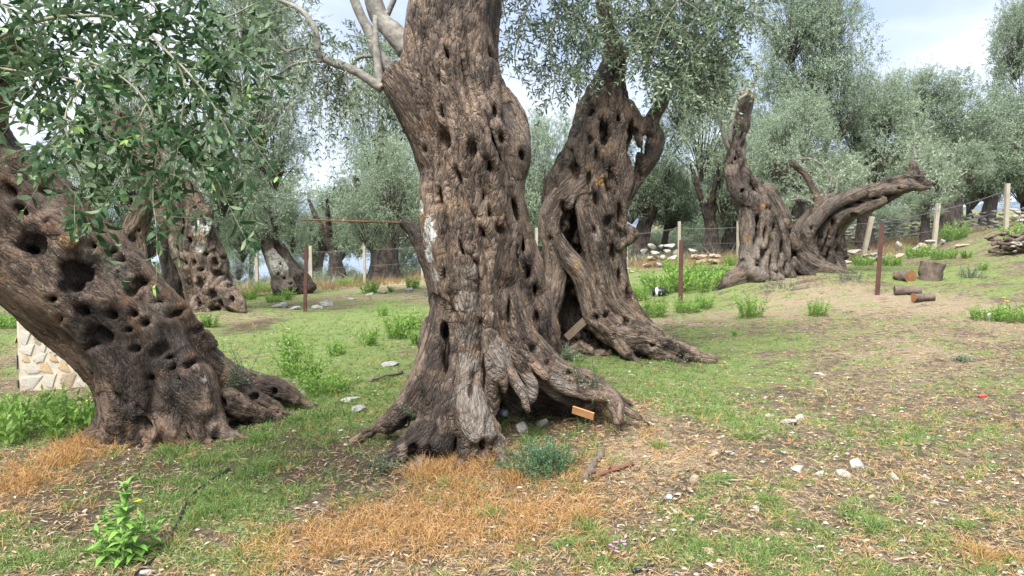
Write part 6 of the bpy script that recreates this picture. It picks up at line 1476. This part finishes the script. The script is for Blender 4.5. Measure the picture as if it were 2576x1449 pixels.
def rubble(seed, mat):
    r = np.random.RandomState(seed); n = 9; a = np.sort(r.uniform(0, 6.28, n) * .35 + np.arange(n) * 6.28 / n * .65 + .3); q = r.uniform(.8, 1.1, n); P = np.stack([np.cos(a) * q, np.zeros(n), np.sin(a) * q], 1)
    V = np.vstack([P * 1.0 + [0, .6, 0], P * .96 + [0, -.6, 0], P * .7 + np.stack([np.zeros(n), -1 + .2 * r.rand(n), np.zeros(n)], 1), [[0, -1.1, 0]]]); k = np.arange(n); k2 = (k + 1) % n
    me_ = mesh("rubble", V, [np.concatenate([np.stack([k, k2, n + k2, n + k], 1), np.stack([n + k, n + k2, 2 * n + k2, 2 * n + k], 1)]), np.stack([2 * n + k, 2 * n + k2, np.full(n, 3 * n)], 1)], None, False); me_.materials.append(mat); return me_
RUB = [rubble(k, (M_STONE_W, M_STONE_W, M_STONE_T, M_STONE_W, M_STONE_O, M_STONE_W, M_MORTAR, M_STONE_W)[k]) for k in range(8)]
for face, FL in (("front", _L), ("side", _Dp)):
    z = .03
    while z < _H - .05:
        hh = rs.uniform(.08, .15); x = rs.uniform(.02, .08)
        while x < FL - .04:
            w = rs.uniform(.09, .24); o = bpy.data.objects.new("stone", RUB[rs.randint(8)]); col.objects.link(o); o.parent = WELL; cx_ = x + w / 2; cz_ = z + hh / 2 + rs.uniform(-.02, .02)
            if face == "front": o.location = (cx_, -.002, cz_); o.rotation_euler = (rs.uniform(-.05, .05), rs.uniform(-.3, .3), rs.uniform(-.05, .05))
            else: o.location = (-.002, FL - cx_, cz_); o.rotation_euler = (0, rs.uniform(-.3, .3), -math.pi / 2)
            o.scale = (w * .62, .008 if face == 'front' else .004, hh * .62); x += w * 1.0
        z += hh * 1.0
x = 0.0
while x < _L:
    w = rs.uniform(.18, .34); y = 0.0
    while y < _Dp - .05:
        d_ = rs.uniform(.18, .32); o = bpy.data.objects.new("top_slab", RUB[(0, 1, 3, 5)[rs.randint(4)]]); col.objects.link(o); o.parent = WELL; o.location = (min(x + w / 2, _L - .08), min(y + d_ / 2, _Dp - .08), _H + .002); o.rotation_euler = (-math.pi / 2 + rs.uniform(-.04, .04), 0, rs.uniform(-.2, .2)); o.scale = (w * .54, .022, d_ * .54); y += d_
    x += w
# ---- dry stone walls and stone heaps
def stone_wall(name, label, cat, pts, hgt, sw, sh, n_max, tones, seed, depth=.35, jag=.3, maxn=290):
    rs = np.random.RandomState(seed); P = np.array([onground(at(px, 604, Y)[0], Y) for px, Y in pts]); base = P.mean(0)
    W = empty(name, base, label, cat); seg = np.linalg.norm(np.diff(P, axis=0), axis=1); c = np.concatenate([[0], np.cumsum(seg)]); cnt = 0; over = Bag()
    bk = Bag()
    z = 0
    while z < hgt:
        s = rs.uniform(0, sw)
        while s < c[-1]:
            w = sw * rs.uniform(.6, 1.5); hh = sh * rs.uniform(.7, 1.25)
            h_here = hgt * (1 - jag * (.5 + .5 * math.sin(s * 2.3 + seed)) * rs.uniform(.4, 1))
            if z < h_here:
                p = np.array([np.interp(s, c, P[:, k]) for k in range(3)]); p[2] = float(ground_z(p[0], p[1], False)); t = unit(np.array([np.interp(min(s + .1, c[-1]), c, P[:, k]) - np.interp(max(s - .1, 0), c, P[:, k]) for k in range(3)]))
                tone = tones[rs.randint(len(tones))]; rot = math.atan2(t[1], t[0])
                loc = p - base + [0, rs.uniform(-.06, .06) + z * .12, z + hh * .45]
                me_ = ROCKS[tone][1 + rs.randint(3)]
                if cnt < maxn:
                    o = bpy.data.objects.new("stone", me_); col.objects.link(o); o.parent = W; o.location = loc; o.rotation_euler = (rs.uniform(-.2, .2), rs.uniform(-.15, .15), rot + rs.uniform(-.3, .3)); o.scale = (w * .6, depth * .6, hh * .95)
                cnt += 1
            s += w * 1.02
        z += sh * .92
    return W
stone_wall("dry_stone_wall", "long grey dry stone wall on the slope beyond the fence at right", "stone wall", [(2110, 27.5), (2200, 27), (2300, 26.5), (2370, 26.5)], .75, .30, .13, 0, (0, 1, 1, 0, 1), 1)
stone_wall("dry_stone_wall", "darker dry stone wall running right from the thick black trunk", "stone wall", [(2415, 26.5), (2480, 26.5), (2620, 26.5)], .62, .34, .14, 0, (1, 1, 1, 0), 2)
stone_wall("stone_heap", "heap of big white stones behind the weeds left of the twisted tree", "stone heap", [(1615, 22.5), (1660, 22.2), (1700, 22.2)], .62, .34, .20, 0, (0, 0, 1, 2, 0), 3, .45, .6)
stone_wall("stone_heap", "low scatter of white stones right of the middle rusty post", "stone heap", [(1735, 22.3), (1790, 22.2), (1825, 22)], .34, .34, .18, 0, (0, 0, 2), 4, .45, .9)
stone_wall("stone_heap", "low tumbled row of white and tan stones behind the right rusty post", "stone heap", [(2120, 20.8), (2170, 20.6), (2230, 20.5), (2290, 20.3), (2345, 20)], .34, .30, .15, 0, (0, 0, 1, 2, 0), 5, .45, .8)
for a in [(1650, 628, 26, 22, "rounded white boulder crowning the white stone heap", 0), (1703, 640, 24, 26, "white upright stone at the right end of the heap, behind the pale post", 0), (2262, 622, 34, 28, "big white boulder on the slope right of the right rusty post", 0), (2320, 618, 34, 16, "pale slab on the slope left of the tall pale post", 0), (2372, 610, 20, 20, "two toned pale boulder right of the tall pale post", 0), (1795, 650, 24, 26, "white stone standing left of the twisted tree", 0), (2420, 618, 40, 10, "flat stone on the slope far right", 2)]:
    rock(*a[:5], tone=a[5], group=G, sink=.15)

# ---- cut logs
def log(a, b_, r0, r1, name, label, cut_a=True, mat=M_LOG, seg=22):
    a, b_ = np.asarray(a, float), np.asarray(b_, float); mid = (a + b_) / 2; L = empty(name, mid, label, "log"); P = catmull(np.array([a - mid, b_ - mid]), 6); bg = Bag(); tube(bg, P, np.linspace(r0, r1, len(P)), seg, False)
    V = np.concatenate(bg.V); n_ = fbm(V[:, 0] * 9, V[:, 1] * 9, V[:, 2] * 9, 3); ctr = P[np.repeat(np.arange(len(P)), seg)]; V = ctr + (V - ctr) * (1 + .2 * n_)[:, None]
    put("bark", mesh("bark", V, bg.F), mat, parent=L)
    for e, (ix, p) in enumerate(((slice(0, seg), P[0]), (slice(-seg, None), P[-1]))):
        ring = V[ix]; q = np.vstack([ring, ring.mean(0)]); k = np.arange(seg); f = np.stack([k, (k + 1) % seg, np.full(seg, seg)], 1)
        put("cut_face", mesh("cut_face", q, [f if e else f[:, ::-1]], None, False), M_CUT2 if cut_a else M_LOG, parent=L)
    return L
M_CUT2 = plain("weathered_cut", (.24, .115, .055), .85, .2, .35, 12)
g = gp(2340, 704); u = psz(g[1]); log(g - [.02, 0, .05], g + [.05, 0, 42 * u], 25 * u, 29 * u, "log", "upright dark sawn stump block at right, wider at its slanting top", False)
g = gp(2290, 708); log(g + [.0, -.03, 11 * u], g + [-.10, .28, 11 * u], 17 * u, 15 * u, "log", "log lying with its round orange cut face towards us, left of the stump")
g = gp(2283, 742); log(g + [-27 * u, .05, 9 * u], g + [26 * u, -.06, 9 * u], 10.5 * u, 10 * u, "log", "dark log lying sideways in front of the stump, the left of two", False)
g = gp(2323, 758); log(g + [-24 * u, -.04, 8 * u], g + [23 * u, .05, 8 * u], 9 * u, 9 * u, "log", "small cracked log lying on straw nearest to us, the right of two", True)
g = gp(2098, 675); log(g + [-.2, .1, .06], g + [.25, 0, .06], .10, .12, "log", "short sawn root block lying behind the twisted tree's right root")
# old log heap at the right edge
HP = empty("log_pile", gp(2545, 640), "heap of old dark logs and stones at the right edge, weeds growing over it", "log pile"); rs = np.random.RandomState(2); u = psz(HP.location[1]); lp_ = Bag()
for k in range(34):
    r = rs.uniform(.025, .065); c = np.array([rs.uniform(-.25, .6), rs.uniform(-.2, .25), rs.uniform(.02, .46)]); c[2] *= 1 - .35 * abs(c[0]); d = np.array([1, rs.uniform(-.5, .5), rs.uniform(-.5, .6)]) * rs.uniform(.12, .34)
    bg = Bag(); tube(bg, catmull(np.array([c - d, c + [0, 0, .03], c + d]), 4), r, 9); V = np.concatenate(bg.V); V += .045 * np.stack([fbm(V[:, 0] * 6, V[:, 1] * 6, V[:, 2] * 6 + q, 2) for q in (0, 5, 9)], 1); put("old_log", mesh("old_log", V, bg.F), M_LOG, parent=HP)
for k in range(8):
    o = bpy.data.objects.new("stone", ROCKS[(1, 2, 0)[k % 3]][1 + k % 3]); col.objects.link(o); o.parent = HP; o.location = (rs.uniform(-.3, .6), -.3, rs.uniform(.05, .3)); s_ = rs.uniform(.08, .14); o.scale = (s_, s_, s_ * .7)

# ---- sticks, boards, litter, hose
def stick(px0, py0, px1, py1, w, name, label, cat, mat, lift=.02, wob=.012, group=None):
    a, c = gp(px0, py0), gp(px1, py1); mid = (a + c) / 2; r = w * psz(mid[1]) / 2; t = np.linspace(0, 1, 9)[:, None]; P = a * (1 - t) + c * t + [0, 0, lift]; P[:, 2] = np.maximum(P[:, 2], ground_z(P[:, 0], P[:, 1]) + r * .6); P = P + np.random.RandomState(int(px0)).normal(size=P.shape) * wob * [1, 1, .3]
    bg = Bag(); tube(bg, P - mid, r * (1 + .2 * np.random.RandomState(int(py0)).normal(size=9)), 8); put(name, bg.mesh(name), mat, loc=mid, label=label, cat=cat, group=group)
stick(1475, 1215, 1512, 1150, 20, "stick", "thick grey broken stick in front of the right root", "stick", M_TWINE); stick(1490, 1208, 1590, 1172, 12, "stick", "straight reddish stick lying beside the thick grey one", "stick", M_RUST2, .015, .001)
stick(1440, 890, 1520, 845, 9, "stick", "pale dry branch lying in the hollow tree's mouth", "stick", M_TWIG); stick(930, 965, 1010, 940, 7, "stick", "thin dark stick lying left of the central tree", "stick", M_TWINE); stick(1780, 1222, 1880, 1210, 6, "stick", "thin straw coloured twig near the tan broken stone", "stick", M_TWIG, .012, .006)
stick(1590, 1449, 1640, 1438, 10, "stick", "charred stick end at the bottom edge", "stick", M_BLACK)
def board(px, py, L, w, th, yaw, pitch, mat, name, label, cat, lift=0.0, Y=None, roll=0.0):
    p = gp(px, py) if Y is None else at(px, py, Y); bg = Bag(); V, F = box_between((-L / 2, 0, 0), (L / 2, 0, 0), w, th); bg.add(V, F); o = put(name, bg.mesh(name, False), mat, loc=p + [0, 0, lift], rot=(roll, pitch, yaw), label=label, cat=cat); bevel(o, .003); return o
def _pd(a, c):
    d = np.asarray(c) - np.asarray(a); return math.atan2(d[1], d[0]), -math.asin(d[2] / np.linalg.norm(d)), float(np.linalg.norm(d))
a_, c_ = at(1425, 850, 8.66), at(1472, 806, 8.60); yw, pt_, ln = _pd(a_, c_)
board(0, 0, ln, .09, .025, yw, pt_, M_WOOD, "plank", "grey plank leaning inside the hollow tree's opening", "plank"); bpy.data.objects["plank"].location = (a_ + c_) / 2
a_, c_ = at(1440, 1030, 5.12), at(1494, 1048, 5.06); yw, pt_, ln = _pd(a_, c_)
o = board(0, 0, ln, .06, .012, yw, pt_, M_CARD, "board_scrap", "orange piece of board under the tip of the right root", "board", roll=.3); o.location = (a_ + c_) / 2
board(850, 720, .9, .12, .04, .1, 0, M_WOOD, "plank", "grey plank lying on the ground by the left fence", "plank", .04)
def bottle(px, py, L, r, yaw, mat, cap, name, label, cat, cap_name="cap", lift=0, pitch=0):
    p = gp(px, py); o = empty(name, p + [0, 0, r + lift], label, cat, rot=(0, pitch, yaw)); bg = Bag(); tube(bg, [(-L / 2, 0, 0), (-L * .47, 0, 0), (-L * .1, 0, 0), (L * .2, 0, 0), (L * .34, 0, 0), (L * .38, 0, 0), (L * .44, 0, 0)], np.array([.8, 1, 1, 1, .55, .36, .36]) * r, 16); put("bottle_body", bg.mesh(name), mat, parent=o)
    bg = Bag(); tube(bg, [(L * .43, 0, 0), (L * .5, 0, 0)], r * .42, 14); put(cap_name, bg.mesh(cap_name), cap, parent=o); return o
o = bottle(1662, 746, .34, .085, -.2, M_BLACK, M_BLACK, "plastic_jug", "black plastic jug with a white band lying on straw behind the hollow tree", "jug"); bg = Bag(); tube(bg, [(-.10, 0, 0), (-.055, 0, 0)], .0875, 18, False); put("white_band", bg.mesh("white_band"), M_WHITE, parent=o)
bottle(1258, 1052, .16, .026, 2.2, M_BOTTLE, M_BLUE, "plastic_bottle", "crushed clear bottle with a blue cap tucked under the central trunk", "bottle", lift=.02)
bg = Bag(); tube(bg, [(0, 0, 0), (0, 0, .012)], .016, 14); put("bottle_cap", bg.mesh("bottle_cap", False), M_PALEB, loc=gp(1682, 1257) + [0, 0, .012], rot=(.9, 0, .3), label="pale blue bottle cap in the grass, right of centre foreground", cat="bottle cap")
bg = Bag(); tube(bg, [(-.04, 0, 0), (-.038, 0, 0), (.03, 0, 0), (.04, 0, 0)], [.006, .011, .011, .008], 10); put("lighter", bg.mesh("lighter"), M_RED, loc=gp(2472, 1000) + [0, 0, .014], rot=(0, 0, .15), label="small red plastic tube lying on the ground at far right", cat="lighter")
def scrap(px, py, w, h, label, Yup=.04, seed=1):
    p = gp(px, py); u = psz(p[1]); n = 8; rs = np.random.RandomState(seed); X, Z = np.meshgrid(np.linspace(-.5, .5, n), np.linspace(0, 1, n)); V = np.stack([X * w * u + .2 * Z * w * u, rs.normal(size=X.shape) * .012 + Z * .03, Z * h * u], -1).reshape(-1, 3); i = (np.arange(n - 1)[:, None] * n + np.arange(n - 1)).reshape(-1); o = put("plastic_scrap", mesh("plastic_scrap", V, [np.stack([i, i + 1, i + n + 1, i + n], 1)]), M_WHITE, loc=p, label=label, cat="litter"); sm = o.modifiers.new("thickness", 'SOLIDIFY'); sm.thickness = .002
scrap(2490, 808, 12, 20, "white plastic scrap between two weed clumps at the right edge"); scrap(1975, 690, 40, 16, "white plastic scrap caught on the twisted tree's roots", seed=3)
P = np.array([gp(*q) + [0, 0, .012] for q in [(330, 1460), (395, 1405), (440, 1335), (462, 1285), (490, 1245), (540, 1210), (580, 1185)]]); P = catmull(P, 6); P[:, 2] = ground_z(P[:, 0], P[:, 1]) + .014; bg = Bag(); tube(bg, P - P[0], .0065, 7); put("hose", bg.mesh("hose"), M_BLACK, loc=P[0], label="thin black irrigation hose snaking through the grass at bottom left", cat="hose")
# small flowers
def flower(px, py, n, wpx, mat, label, name="flower", r=.012, hgt=.06):
    p = gp(px, py); u = psz(p[1]); rs = np.random.RandomState(int(px)); o = empty(name, p, label, "flower"); b1, b2 = Bag(), Bag()
    for k in range(n):
        q = np.array([rs.normal() * wpx * u * .3, rs.normal() * .03, hgt * rs.uniform(.6, 1.3)]); tube(b2, [q * [.6, .6, 0], q], .0018, 4, False)
        for a in np.arange(6) * 1.047: leaves(b1, q[None], np.array([[math.cos(a), math.sin(a), .5]]), np.array([[0, 0, 1.0]]), r * 1.3, r, np.array([.5]), False)
    put("petals", b1.mesh("petals"), mat, parent=o); put("stem", b2.mesh("stem"), M_STEM, parent=o)
flower(1555, 1400, 9, 50, M_PINK, "cluster of small pinkish purple flowers near the bottom edge", r=.010, hgt=.05); flower(355, 1285, 2, 8, M_YELLOW, "yellow flower beside the tall leafy weed", hgt=.05); flower(232, 1030, 2, 8, M_YELLOW, "yellow flower at the leaning trunk's left foot", r=.02, hgt=.12); flower(2520, 800, 3, 16, M_YELLOW, "yellow flower in the weeds at the right edge", r=.03, hgt=.25); flower(2436, 684, 6, 26, M_YELLOW, "yellow flowers on thin stalks right of the sawn stump", r=.03, hgt=.25); flower(2560, 590, 9, 60, M_YELLOW, "yellow flowers above the log pile at the right edge", r=.04, hgt=.4)
print("done", round(time.time() - T0, 1))
